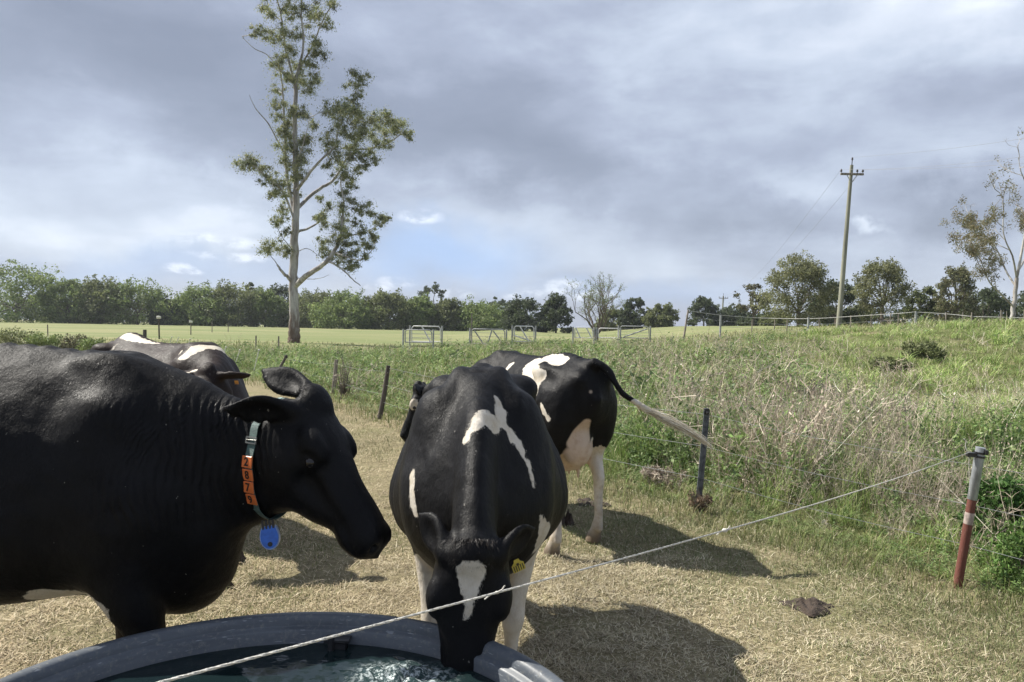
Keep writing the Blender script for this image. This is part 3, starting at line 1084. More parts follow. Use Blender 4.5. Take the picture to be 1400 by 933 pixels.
def make_cow(spec):
    """one cow: local x forward, y left, z up, origin on the ground under the withers"""
    g = spec
    xs = g['xs']; F_ = Field(xs, g['ys'], g['zs'])
    W_ = g.get('fat', 1.0)
    B = g.get('back', [1.42, 1.40, 1.39, 1.41, 1.43, 1.40])
    bel = g.get('belly', 0.0); BR = g.get('brisket', 0.0); NA = g.get('nar', 0.0); HK = g.get('hook', 1.0)
    F_.torso([(-1.60, 1.20, 1.02, 0.06, 0.1), (-1.54, B[5] - 0.06, 0.93, 0.17, 0.12), (-1.40, B[5], 0.82, 0.255, 0.16), (-1.15, B[4], 0.66 - bel, 0.33 * W_, 0.20 + NA),
              (-0.90, B[3], 0.57 - bel, 0.39 * W_, 0.24 + NA), (-0.60, B[2], 0.55 - bel, 0.41 * W_, 0.26 + NA), (-0.30, B[1], 0.58 - bel * 0.7, 0.37 * W_, 0.28 + NA),
              (-0.08, B[0], 0.60, 0.315 * (W_ + 1) / 2, 0.30), (0.12, B[0] - 0.05, 0.60 - BR * 0.5, 0.27, 0.28), (0.30, B[0] - 0.17, 0.68 - BR, 0.215, 0.18), (0.42, B[0] - 0.34, 0.84 - BR, 0.12, 0.1), (0.47, 1.02, 0.93, 0.04, 0.0)])
    # spine ridge, withers, hips
    F_.chain([(-1.50, 0, B[5] - 0.05, 0.05, 0.05), (-1.15, 0, B[4] - 0.045, 0.055, 0.05), (-0.75, 0, B[2] - 0.035, 0.05, 0.045), (-0.3, 0, B[1] - 0.035, 0.05, 0.045), (-0.05, 0, B[0] - 0.03, 0.06, 0.05), (0.10, 0, B[0] - 0.09, 0.06, 0.05)], k=0.06)
    for s in (-1, 1):
        F_.ell((-0.03, s * 0.085, B[0] - 0.10), (0.13, 0.045, 0.13), k=0.07)                 # top of the shoulder blade
        F_.ell((0.03, s * 0.20, 1.06), (0.15, 0.085, 0.27), k=0.10)                           # shoulder
        F_.chain([(-0.06, s * 0.085, B[0] - 0.06, 0.03, 0.03), (0.00, s * 0.17, B[0] - 0.20, 0.03, 0.035), (0.10, s * 0.235, 1.06, 0.028, 0.035), (0.19, s * 0.225, 0.90, 0.035, 0.04)], k=0.045)   # shoulder blade spine
        F_.ell((0.16, s * 0.185, 0.92), (0.10, 0.075, 0.12), k=0.10)                          # point of shoulder
        F_.ell((-1.16, s * g.get('hook_y', 0.265) * W_, B[4] - 0.12 + 0.02 * (HK - 1)), (0.10, 0.06 * HK, 0.055 * HK), k=0.11)             # hook bone
        F_.ell((-1.53, s * 0.105, B[5] - 0.13), (0.06, 0.05, 0.055), k=0.06)                  # pin bone
        F_.ell((-1.30, s * 0.19, 0.98), (0.20, 0.12, 0.30), k=0.10)                           # thigh
        F_.ell((-0.98, s * 0.42 * W_, B[4] - 0.20), (0.12, 0.06, 0.09), k=0.10, sub=True)      # hollow before the hip
        F_.ell((-1.36, s * 0.30, B[4] - 0.14), (0.09, 0.07, 0.06), k=0.07, sub=True)           # hollow between hook and pin
    # legs: fore then hind, each with forward offset of the hoof
    lo = g.get('legs', {}); LT = g.get('leg_thick', 1.0); HO = g.get('hock', 0.0); UZ = g.get('udder_z', 0.0)
    for key, s in (('fl', 1), ('fr', -1)):
        ox, oy = lo.get(key, (0.0, 0.0))
        F_.chain([(-0.02 + ox * 0.25, s * 0.21, 0.86, 0.085 * LT, 0.125 * LT), (-0.03 + ox * 0.5, s * 0.205 + oy * 0.3, 0.68, 0.070 * LT, 0.090 * LT), (0.00 + ox * 0.7, s * 0.195 + oy * 0.6, 0.50, 0.050 * LT, 0.056 * LT),
                  (0.015 + ox * 0.72, s * 0.19 + oy * 0.7, 0.41, 0.053 * LT, 0.055 * LT), (0.005 + ox * 0.8, s * 0.19 + oy * 0.8, 0.33, 0.036 * LT, 0.038 * LT), (0.0 + ox * 0.9, s * 0.19 + oy * 0.9, 0.20, 0.032 * LT, 0.034 * LT),
                  (0.0 + ox, s * 0.19 + oy, 0.135, 0.042, 0.045), (0.035 + ox, s * 0.19 + oy, 0.075, 0.040, 0.043)], k=0.035)
        F_.chain([(0.035 + ox, s * 0.19 + oy, 0.07, 0.046, 0.048), (0.055 + ox, s * 0.19 + oy, 0.03, 0.056, 0.060), (0.06 + ox, s * 0.19 + oy, 0.006, 0.060, 0.066)], k=0.015, sub=2)
    for key, s in (('hl', 1), ('hr', -1)):
        ox, oy = lo.get(key, (0.0, 0.0))
        F_.chain([(-1.22, s * 0.21, 0.86, 0.11, 0.19), (-1.22 + ox * 0.2, s * 0.20 + oy * 0.2, 0.74, 0.085, 0.135), (-1.34 + HO * 0.5 + ox * 0.4, s * 0.18 + oy * 0.4, 0.60, 0.050, 0.070),
                  (-1.43 + HO + ox * 0.6, s * 0.17 + oy * 0.6, 0.50, 0.040, 0.058), (-1.41 + HO * 0.7 + ox * 0.75, s * 0.17 + oy * 0.75, 0.38, 0.033, 0.042), (-1.385 + ox * 0.9, s * 0.17 + oy * 0.9, 0.22, 0.031, 0.037),
                  (-1.37 + ox, s * 0.17 + oy, 0.135, 0.041, 0.046), (-1.34 + ox, s * 0.17 + oy, 0.075, 0.040, 0.044)], k=0.04)
        F_.chain([(-1.34 + ox, s * 0.17 + oy, 0.07, 0.046, 0.048), (-1.32 + ox, s * 0.17 + oy, 0.03, 0.055, 0.060), (-1.315 + ox, s * 0.17 + oy, 0.006, 0.058, 0.066)], k=0.015, sub=2)
        for ez in ((-0.035),):
            F_.ell((-1.405 + ox, s * 0.17 + oy, 0.115), (0.018, 0.028, 0.022), k=0.012)        # dewclaws
    # udder
    if g.get('udder', True):
        us = g.get('udder_scale', 1.0)
        F_.ell((-1.16, 0, 0.64 + UZ), (0.20 * us, 0.155 * us, 0.17 * us), k=0.07)
        for ax_, ay in ((-1.24, 0.07), (-1.24, -0.07), (-1.08, 0.08), (-1.08, -0.08)):
            F_.chain([(ax_, ay * us, 0.64 + UZ - 0.13 * us, 0.016, 0.016), (ax_, ay * us, 0.64 + UZ - 0.21 * us, 0.012, 0.012)], k=0.02, sub=1)
    # tail
    tp = g.get('tail', [(-1.50, 0, B[5] - 0.04), (-1.60, 0, B[5] - 0.06), (-1.66, 0, 1.20), (-1.66, 0, 0.95), (-1.65, 0, 0.70)])
    tr = np.interp(np.linspace(0, 1, len(tp)), [0, 0.25, 0.7, 1], [0.045, 0.032, 0.020, 0.014])
    F_.chain([tuple(p) + (r_, r_) for p, r_ in zip(tp, tr)], k=0.03, lat=(0.3, 1, 0.2))
    # neck
    hd = g['head']
    P0 = np.array(hd['pos'], float); H = frame(hd['fwd'], hd['up']); sc = hd.get('scale', 1.0)
    w = lambda x, y, z: P0 + H @ (np.array([x, y, z]) * sc)
    F_.chain(g['neck'], k=g.get('neck_k', 0.10), sub=4, lat=g.get('neck_lat', (0, 1, 0)))
    for c_ in g.get('extra', []):
        F_.ell(*c_[0], **c_[1])
    # head: profile stations along the head's own axis: x, top, bottom, half width
    HS = [(-0.045, -0.055, -0.13, 0.045), (-0.01, 0.010, -0.20, 0.082), (0.06, 0.022, -0.262, 0.098), (0.14, 0.016, -0.282, 0.108), (0.21, 0.006, -0.262, 0.100), (0.28, 0.000, -0.205, 0.083),
          (0.36, -0.002, -0.165, 0.069), (0.43, -0.004, -0.148, 0.064), (0.49, -0.008, -0.150, 0.069), (0.53, -0.022, -0.150, 0.070), (0.555, -0.048, -0.135, 0.052), (0.57, -0.075, -0.11, 0.02)]
    HS = np.array(HS); HS[:, 2] *= np.interp(HS[:, 0], [0, 0.1, 0.3, 0.45], [1, 1, 1, 1]) * 0 + np.interp(HS[:, 0], [-0.05, 0.12, 0.25, 0.36, 0.43, 0.52], [1] + [1 + (hd.get('deep', 1.0) - 1) * q_ for q_ in (0.6, 1.0, 0.95, 0.35, 0.0)]); HS[:, 3] *= hd.get('wide', 1.0)
    HS = catmull(HS, 4)
    # evaluate on a slab around the head
    c0 = w(0.26, 0, -0.13); ext = 0.46 * sc
    sl, X, Y, Z = F_.slab(c0 - ext, c0 + ext)
    dx, dy, dz = X - P0[0], Y - P0[1], Z - P0[2]
    q = [(dx * H[0, j] + dy * H[1, j] + dz * H[2, j]) / sc for j in range(3)]
    hx = np.clip(q[0], HS[0, 0], HS[-1, 0])
    top = np.interp(hx, HS[:, 0], HS[:, 1]); bot = np.interp(hx, HS[:, 0], HS[:, 2]); hw = np.maximum(np.interp(hx, HS[:, 0], HS[:, 3]), 0.012)
    cz = (top + bot) / 2; hh = np.maximum((top - bot) / 2, 0.012)
    v = (q[2] - cz) / hh
    nar = np.interp(hx, [0.0, 0.15, 0.3, 0.45, 0.55], [-0.10, -0.26, -0.14, 0.02, 0.0])
    wid = hw * (1 - nar * np.clip(v, -1.0, 1.0))
    kk = (np.abs(q[1] / wid) ** 2.4 + np.abs(v) ** 2.4) ** (1 / 2.4)
    e = np.maximum(np.maximum(HS[0, 0] - q[0], q[0] - HS[-1, 0]), 0)
    d = ((kk - 1) * np.minimum(wid, hh) + e * 1.2) * sc
    F_.union(sl, d.astype(np.float32), 0.045)
    E = lambda c_, r_, k_=0.02, sub=False, rot=None: F_.ell(w(c_[0], c_[1] * hd.get('wide', 1.0), c_[2]), np.array(r_) * sc, H if rot is None else H @ np.array(rot), k_ * sc, sub)
    E((0.0, 0, 0.012), (0.060, 0.062, 0.040), 0.04)                                            # poll
    for s in (-1, 1):
        E((0.165, s * 0.098, -0.030), (0.060, 0.026, 0.030), 0.035)                            # brow
        E((0.205, s * 0.125, -0.062), (0.032, 0.020, 0.022), 0.018, True)                      # socket
        E((0.205, s * 0.100, -0.064), (0.026, 0.019, 0.021), 0.010)                            # lids
        E((0.205, s * 0.122, -0.064), (0.015, 0.013, 0.0075), 0.004, True)                     # eye slit
        E((0.10, s * 0.075, -0.175), (0.095, 0.033, 0.085), 0.04)                              # cheek
        E((0.33, s * 0.060, -0.075), (0.11, 0.012, 0.014), 0.03)                               # facial crest
        E((0.27, s * 0.085, -0.125), (0.06, 0.02, 0.03), 0.04, True)
        E((0.515, s * 0.042, -0.052), (0.036, 0.026, 0.030), 0.025)                            # nostril wing
        E((0.548, s * 0.046, -0.058), (0.020, 0.010, 0.014), 0.008, True)                      # nostril
        E((0.49, s * 0.075, -0.118), (0.075, 0.020, 0.006), 0.010, True)                       # mouth line
        E((0.47, s * 0.045, -0.128), (0.05, 0.022, 0.022), 0.02)                               # lip
    E((0.47, 0, -0.152), (0.055, 0.042, 0.020), 0.03)                                          # chin
    # ears
    for s, ev in zip((1, -1), hd['ears']):
        eb = w(0.015 + (ev[4] if len(ev) > 4 else 0.0), s * 0.085, -0.035)
        ed = np.array(ev[0], float); ed /= np.linalg.norm(ed)
        en = np.array(ev[1], float); en -= ed * en.dot(ed); en /= np.linalg.norm(en)      # opening direction
        et = np.cross(en, ed)
        L = ev[2] * sc
        rot = np.stack([ed, et, en], 1)
        ew = (ev[3] if len(ev) > 3 else 1.0)
        sag = np.array([0, 0, -0.10 * L])
        F_.chain([tuple(eb) + (0.030, 0.032), tuple(eb + ed * L * 0.22) + (0.043 * ew, 0.030), tuple(eb + ed * L * 0.45 + sag * 0.3) + (0.062 * ew, 0.024), tuple(eb + ed * L * 0.66 + sag * 0.6) + (0.060 * ew, 0.019),
                  tuple(eb + ed * L * 0.85 + sag * 0.9) + (0.038 * ew, 0.014), tuple(eb + ed * L + sag) + (0.010, 0.009)], k=0.025, sub=3, lat=et)
        F_.ell(eb + ed * (L * 0.52) + en * 0.034 + sag * 0.4, (L * 0.36, 0.046 * ew, 0.030), rot, 0.010, sub=True)
    V, Fc = F_.mesh()
    V = relax(V, Fc, 2, 0.5)
    # surface relief: muscles, ribs, vertebrae and skin folds as real displacement
    Q_ = Fc
    fn = np.cross(V[Q_[:, 2]] - V[Q_[:, 0]], V[Q_[:, 3]] - V[Q_[:, 1]])
    vn = np.zeros_like(V)
    for j in range(4):
        for ax_ in range(3): vn[:, ax_] += np.bincount(Q_[:, j], weights=fn[:, ax_], minlength=len(V))
    vn /= np.linalg.norm(vn, axis=1)[:, None] + 1e-12
    X_, Y_, Z_ = V[:, 0], V[:, 1], V[:, 2]
    sy_ = np.abs(Y_)
    bodyz = sstep(Z_, 0.62, 0.78)
    n3_ = lambda s_, o_: (vnoise(X_ + 0.37 * Z_, Z_ - 0.21 * Y_, s_, o_) + vnoise(Y_ + 0.31 * X_, Z_ + 0.4 * X_, s_, o_ + 3)) * 0.5 - 0.5
    disp = n3_(0.16, 1) * 0.026 * bodyz + n3_(0.06, 5) * 0.006 * bodyz + n3_(0.025, 9) * 0.0022
    ribm = sstep(X_, -1.0, -0.85) * (1 - sstep(X_, -0.30, -0.18)) * sstep(sy_, 0.20, 0.30) * sstep(Z_, 0.72, 0.85) * (1 - sstep(Z_, 1.12, 1.28))
    disp += g.get('ribs', 0.004) * ribm * np.sin((X_ + 0.22 * (Z_ - 1.0) + 0.02 * n3_(0.3, 4)) * 2 * np.pi / 0.088)
    spm = (1 - sstep(sy_, 0.02, 0.045)) * sstep(Z_, 1.2, 1.3) * (1 - sstep(X_, 0.0, 0.1))
    disp += 0.004 * spm * np.sin(X_ * 2 * np.pi / 0.075)
    if g.get('fold'):
        fm_ = sstep(X_, -0.05, 0.12) * (1 - sstep(X_, 0.56, 0.64)) * sstep(Z_, 0.84, 0.98) * (1 - sstep(Z_, 1.24, 1.36)) * sstep(vnoise(X_, Z_, 0.11, 33), 0.22, 0.55)
        ph_ = X_ + 0.16 * (Z_ - 1.1) + 0.035 * (vnoise(X_, Z_, 0.12, 44) - 0.5) + 0.012 * (vnoise(X_, Z_, 0.04, 47) - 0.5)
        w_ = np.sin(ph_ * 2 * np.pi / 0.027)
        disp += 0.0042 * fm_ * (np.abs(w_) ** 0.7 * np.sign(w_))
    V = V + vn * disp[:, None]
    V[:, 2] = np.maximum(V[:, 2], 0.002)
    patch = patch_val(V, [tuple(p) for p in g.get('patch', [])])
    for p in g.get('unpatch', []):
        patch = np.minimum(patch, -patch_val(V, [p]))
    Hl = (V - P0) @ H / sc          # head coordinates of every vertex
    patch = patch + n3_(0.05, 61) * 0.030 + n3_(0.018, 63) * 0.022
    inhead = (np.abs(Hl[:, 1]) < 0.13) & (Hl[:, 0] > -0.06) & (Hl[:, 0] < 0.60) & (Hl[:, 2] > -0.32) & (Hl[:, 2] < 0.06)
    hp = patch_val(Hl, g.get('head_patch', [])) + n3_(0.03, 71) * 0.016 + n3_(0.012, 73) * 0.010
    patch = np.where(inhead, np.maximum(patch, hp) if not g.get('head_black', True) else hp, patch)
    nose = np.where(inhead, patch_val(Hl, [((0.55, 0.035, -0.06), 0.035), ((0.55, -0.035, -0.06), 0.035), ((0.56, 0, -0.07), 0.03)]), -1)
    pink = patch_val(V, g.get('pink', []))
    hpk = np.where(inhead, patch_val(Hl, g.get('head_pink', [])), -1)
    pink = np.maximum(pink, hpk); nose = np.where(pink > 0, -1, nose)
    hoof = 0.085 - V[:, 2]
    at_ = {'patch': patch, 'nose': nose, 'pink': pink, 'hoof': hoof}
    if g.get('fold'):
        at_['fold'] = sstep(V[:, 0], 0.0, 0.25) * (1 - sstep(V[:, 0], 0.62, 0.72)) * sstep(V[:, 2], 0.88, 1.02) * (1 - sstep(V[:, 2], 1.20, 1.36)) * (1 - sstep(Hl[:, 0], -0.15, 0.0))
    me = np_mesh('body', V, Fc, True, attrs=at_)
    root = empty('cow', g['loc'], g['yaw'])
    body = link('body', me, g['mat'], root)
    if g.get('hair'):
        coat_hair(g, V, Fc, patch, pink, nose, Hl, inhead, root)
    # eyes
    for s in (1, -1):
        mb = MB(); mb.ball((0, 0, 0), 0.0200 * sc, 14)
        c_ = w(0.205, s * 0.1035 * hd.get('wide', 1.0), -0.064)
        mb.build('eye', MAT_EYE, root, loc=Vector(c_))
    # tuft of hair on the poll and hair in the ears
    n = g.get('tuft', 500)
    if n:
        qx = RNG.uniform(-0.055, 0.030, n); qy = RNG.normal(size=n) * 0.035
        pts = np.array([w(a, b_, 0.030 - 6.0 * b_ * b_ - (2.0 * a * a)) for a, b_ in zip(qx, qy)])
        dirs = rdir(n) * 0.45 + (H @ np.array([0.55, 0, 0.65]))[None]
        dirs += (H[:, 1][None] * np.sign(qy)[:, None] * 0.25)
        dirs /= np.linalg.norm(dirs, axis=1)[:, None]
        hair_mesh('poll_hair', pts, dirs, RNG.uniform(0.012, 0.030, n), 0.0014, pick([(0.018, 0.016, 0.015), (0.035, 0.028, 0.024)], n), MAT_HAIR_BLACK, root, droop=0.4)
    # tail switch
    if g.get('switch'):
        tipn = g.get('switch_n', 260)
        A = np.array(g['switch'], float)
        hairs = []
        for i in range(tipn):
            t0 = RNG.uniform(0.0, 0.55)
            ts = np.linspace(t0, min(1.0 - 0.30 * RNG.random() ** 1.6, t0 + RNG.uniform(0.35, 0.80)), 6)
            C_ = catmull(A, 6)
            tt = np.linspace(0, 1, len(C_))
            P = np.stack([np.interp(ts, tt, C_[:, j]) for j in range(3)], 1)
            off = rdir(1)[0] * RNG.uniform(0.2, 1) * g.get('switch_r', 0.035)
            P = P + off[None] * np.interp(ts, [0, 0.3, 0.62, 0.85, 1.0], [0.25, 0.6, 1.0, 0.55, 0.12])[:, None] + RNG.normal(size=(6, 3)) * 0.004 + np.cumsum(RNG.normal(size=(6, 3)), 0) * 0.004
            hairs.append(P)
        strand_mesh('tail_switch', hairs, 0.0045, g['switch_cols'], MAT_HAIR_WHITE, root)
    return root, body, w, H, P0, sc


def coat_hair(g, V, Fc, patch, pink, nose, Hl, inhead, root):
    """short hair lying along the body, coloured like the skin it grows from"""
    N = g['hair']; lo = g.get('hair_lo', (-9, -9, 0.3))
    A, B_, C_, D_ = [V[Fc[:, i]] for i in range(4)]
    nrm = np.cross(C_ - A, D_ - B_)
    area = np.linalg.norm(nrm, axis=1) * 0.5
    nrm = nrm / (2 * area[:, None] + 1e-12)
    cen_ = (A + C_) * 0.5
    w = area * (cen_[:, 0] > lo[0]) * (cen_[:, 2] > lo[2])
    w = w * np.where(inhead[Fc[:, 0]], 1.6, 1.0) * (nose[Fc[:, 0]] < -0.005) * (pink[Fc[:, 0]] < 0)
    cum_ = np.cumsum(w); cum_ /= cum_[-1]
    f = np.searchsorted(cum_, RNG.random(N))
    u = RNG.random((N, 1)); v = RNG.random((N, 1))
    P = A[f] * (1 - u) * (1 - v) + B_[f] * u * (1 - v) + C_[f] * u * v + D_[f] * (1 - u) * v
    n = nrm[f]
    pt = patch[Fc[f, 0]]
    hd_ = inhead[Fc[f, 0]]
    flow = np.tile(np.array([[-0.55, 0, -1.0]]), (N, 1))
    flow[:, 0] += (vnoise(P[:, 0] + P[:, 1], P[:, 2], 0.16, 3) - 0.5) * 1.6
    flow[:, 1] += (vnoise(P[:, 2], P[:, 0], 0.13, 6) - 0.5) * 1.0
    flow += RNG.normal(size=(N, 3)) * 0.18
    t = flow - n * (flow * n).sum(1)[:, None]
    t /= np.linalg.norm(t, axis=1)[:, None] + 1e-9
    lift = RNG.uniform(0.03, 0.16, N)[:, None]
    d = t + n * lift; d /= np.linalg.norm(d, axis=1)[:, None]
    L = RNG.uniform(0.006, 0.015, N) * np.where(hd_, 0.7, 1.0)
    s_ = np.cross(d, n + RNG.normal(size=(N, 3)) * 0.14); s_ /= np.linalg.norm(s_, axis=1)[:, None] + 1e-9
    hw = g.get('hair_w', 0.0011) * 0.5
    VV = np.stack([P - s_ * hw - n * 0.0005, P + s_ * hw - n * 0.0005, P + d * L[:, None]], 1).reshape(-1, 3)
    white_ = (pt + RNG.normal(size=N) * 0.0025) > 0
    base = np.where(white_[:, None], pick([(0.66, 0.62, 0.55), (0.58, 0.53, 0.45), (0.70, 0.67, 0.60)], N), pick(g.get('hair_cols', [(0.004, 0.004, 0.0045), (0.007, 0.007, 0.0075), (0.014, 0.0125, 0.0115), (0.003, 0.003, 0.004)]), N))
    me = np_mesh('coat_hair', VV, np.arange(N * 3).reshape(-1, 3), False, colors={'tint': np.repeat(base, 3, 0)})
    link('coat_hair', me, MAT_COAT_HAIR, root)


def strand_mesh(name, paths, width, cols, mat, parent):
    Vs, Q, C = [], [], []
    o = 0
    for P in paths:
        t = np.gradient(P, axis=0); t /= np.linalg.norm(t, axis=1)[:, None] + 1e-9
        s = np.cross(t, rdir(1)); s /= np.linalg.norm(s, axis=1)[:, None] + 1e-9
        wv = (width * np.linspace(1, 0.35, len(P)) * 0.5)[:, None]
        V = np.stack([P - s * wv, P + s * wv], 1).reshape(-1, 3)
        k = np.arange(len(P) - 1) * 2
        Q.append(np.stack([k, k + 1, k + 3, k + 2], 1) + o); Vs.append(V); o += len(V)
        C.append(np.repeat(pick(cols, 1, 0.15), len(V), 0))
    me = np_mesh(name, np.vstack(Vs), np.vstack(Q), False, colors={'tint': np.vstack(C)})
    return link(name, me, mat, parent)


def hair_mesh(name, pts, dirs, L, width, cols, mat, parent, droop=0.3):
    paths = []
    Vs, Q, C = [], [], []
    n = len(pts)
    m = pts + dirs * (L * 0.5)[:, None]
    d2 = dirs + np.array([0, 0, -droop])[None]; d2 /= np.linalg.norm(d2, axis=1)[:, None]
    e = m + d2 * (L * 0.5)[:, None]
    s = np.cross(dirs, rdir(n)); s /= np.linalg.norm(s, axis=1)[:, None]
    w = width / 2
    V = np.stack([pts - s * w, pts + s * w, m + s * w * 0.8, m - s * w * 0.8, e], 1).reshape(-1, 3)
    b0 = np.arange(n)[:, None] * 5
    me = np_mesh(name, V, [b0 + np.array([[0, 1, 2, 3]]), b0 + np.array([[3, 2, 4]])], False, colors={'tint': np.repeat(cols, 5, 0)})
    return link(name, me, mat, parent)


def axis(a, b, segs):
    """grid axis: segs list of (limit, step)"""
    out_ = [a]
    for lim, st in segs:
        while out_[-1] < lim - 1e-6: out_.append(out_[-1] + st)
    return np.array(out_)


# ------------------------------------------------------------------ cow 1: black cow on the left wearing a numbered collar
BLACK = (0.0042, 0.0042, 0.0050)
WHITE = (0.62, 0.575, 0.50)
coat_black = coat_mat('black_coat', BLACK, WHITE, fold=True)
coat_pied = coat_mat('black_and_white_coat', (0.0048, 0.0048, 0.0056), WHITE)
coat_brown = coat_mat('brown_black_coat', (0.016, 0.011, 0.0095), (0.66, 0.60, 0.50))

C1 = Vector((-1.44, 2.86, 0))
COLLAR_C = (0.575, -0.04, 1.09); COLLAR_N = (0.86, -0.50, -0.02); COLLAR_TILE_Z = 1.110
cow1, body1, w1, H1, P1, s1 = make_cow(dict(
    xs=axis(-1.78, 1.16, [(-0.35, 0.016), (0.22, 0.010), (1.16, 0.0072)]), ys=axis(-0.55, 0.55, [(0.55, 0.0085)]), zs=axis(-0.02, 1.66, [(0.60, 0.012), (1.66, 0.0085)]),
    loc=C1, yaw=0.0, mat=coat_black, hair=300000, hair_lo=(-1.0, -9, 0.45), fold=True, fat=1.0, back=[1.45, 1.475, 1.49, 1.50, 1.50, 1.46], belly=0.012, brisket=0.06, leg_thick=1.12,
    neck=[(-0.02, 0, 1.14, 0.20, 0.28), (0.20, 0, 1.08, 0.170, 0.31), (0.38, -0.01, 1.07, 0.140, 0.265), (0.53, -0.02, 1.10, 0.115, 0.205), (0.63, -0.04, 1.14, 0.100, 0.165)],
    head=dict(pos=(0.715, -0.05, 1.322), fwd=(0.565, -0.26, -0.775), up=(0.775, -0.20, 0.565), scale=1.05, deep=1.30, wide=1.06,
              ears=[((-0.80, 0.35, 0.40), (0.25, -0.85, 0.3), 0.245, 0.95, -0.070), ((-0.84, -0.50, 0.16), (-0.15, -0.90, -0.40), 0.225)]),
    legs={'fr': (0.26, 0.02), 'fl': (-0.10, 0.0), 'hl': (0.1, 0), 'hr': (-0.1, 0)},
    extra=[(((0.24, 0, 0.70), (0.17, 0.12, 0.17)), dict(k=0.12))],
    patch=[((-0.14, -0.22, 0.60), (0.02, -0.25, 0.595), 0.085, 0.065), ((-0.5, 0, 0.50), (-0.15, -0.05, 0.52), 0.12)],
    head_patch=[], tuft=1500))
tag(cow1, 'large all-black cow at left in profile with orange numbered collar and blue pendant', 'cow', 'cows in the paddock')

# ------------------------------------------------------------------ cow 2: drinking, seen head on
C2 = Vector((-0.128, 3.15, 0))
cow2, body2, w2, H2, P2, s2 = make_cow(dict(
    xs=axis(-1.78, 1.20, [(-0.3, 0.014), (0.45, 0.010), (1.22, 0.0068)]), ys=axis(-0.55, 0.55, [(0.55, 0.0075)]), zs=axis(-0.02, 1.55, [(1.55, 0.0085)]),
    loc=C2, yaw=R(-88.5), mat=coat_pied, hair=260000, hair_lo=(-1.3, -9, 0.40), fat=0.985, back=[1.405, 1.365, 1.355, 1.365, 1.38, 1.34], belly=0.03, nar=0.10, hook=1.2, hook_y=0.235,
    neck=[(0.00, 0, 1.12, 0.13, 0.27), (0.22, 0.0, 1.10, 0.105, 0.25), (0.38, 0.0, 1.03, 0.088, 0.20), (0.52, 0.0, 0.94, 0.080, 0.165), (0.62, 0.0, 0.86, 0.080, 0.14)], neck_k=0.05,
    extra=[(((0.06, 0, 1.335), (0.10, 0.05, 0.06)), dict(k=0.05)), (((0.10, 0.15, 1.10), (0.11, 0.05, 0.24)), dict(k=0.07)), (((0.10, -0.15, 1.10), (0.11, 0.05, 0.24)), dict(k=0.07)), (((-0.22, 0.24, 1.31), (0.12, 0.08, 0.07)), dict(k=0.08, sub=True)), (((-0.22, -0.24, 1.31), (0.12, 0.08, 0.07)), dict(k=0.08, sub=True))],
    head=dict(pos=(0.730, -0.005, 0.888), fwd=(0.04, -0.035, -1.0), up=(1.0, 0.0, 0.04), scale=0.95, wide=1.17,
              ears=[((-0.55, 0.62, 0.40), (0.70, 0.35, -0.4), 0.20), ((-0.66, -0.50, 0.58), (0.55, -0.80, 0.1), 0.21)]),
    leg_thick=0.88, legs={'fr': (0.03, 0.022), 'fl': (0.0, -0.05), 'hl': (0.1, -0.02), 'hr': (-0.1, 0.02)},
    patch=[((0.435, -0.04, 1.215), (0.385, 0.015, 1.272), 0.020, 0.036), ((0.385, 0.015, 1.272), (0.34, 0.07, 1.26), 0.036, 0.042), ((0.19, 0.072, 1.33), (0.27, 0.10, 1.26), 0.008, 0.044),
           ((0.27, 0.10, 1.26), (0.263, 0.150, 1.18), 0.042, 0.023), ((0.263, 0.155, 1.17), (0.274, 0.200, 1.08), 0.021, 0.011), ((0.274, 0.200, 1.08), (0.290, 0.208, 1.01), 0.011, 0.003),
           ((0.215, -0.250, 1.07), (0.265, -0.244, 0.99), 0.008, 0.018), ((0.265, -0.244, 0.99), (0.31, -0.228, 0.91), 0.018, 0.006), ((0.286, 0.237, 0.90), (0.18, 0.255, 0.78), 0.02, 0.062),
           ((0.05, 0.19, 0.60), (0.05, 0.19, 0.05), 0.12), ((0.07, -0.20, 0.58), (0.07, -0.20, 0.05), 0.12), ((-1.4, 0.2, 0.5), (-1.4, 0.2, 0.05), 0.14), ((-1.4, -0.2, 0.5), (-1.4, -0.2, 0.05), 0.14)],
    head_patch=[((0.055, 0.004, 0.03), (0.115, 0, 0.02), 0.050, 0.035), ((0.115, 0, 0.02), (0.215, -0.003, 0.0), 0.030, 0.006), ((0.50, 0.0, 0.0), 0.022)],
    head_pink=[((0.535, 0.0, -0.02), 0.020)], tuft=1800))
EARTAG2 = (0.66, 0.155, 0.840); WATER_HIT = (-0.13, 2.34)
tag(cow2, 'black and white cow facing us with white blaze, drinking from the tank', 'cow', 'cows in the paddock')

# ------------------------------------------------------------------ cow 3: rump towards us, tail swung out
C3 = Vector((-0.06, 6.93, 0))
yaw3 = math.atan2(0.907, -0.42)


def to_local(p, C, yaw):
    d = Vector(p) - C
    return (math.cos(yaw) * d.x + math.sin(yaw) * d.y, -math.sin(yaw) * d.x + math.cos(yaw) * d.y, d.z)


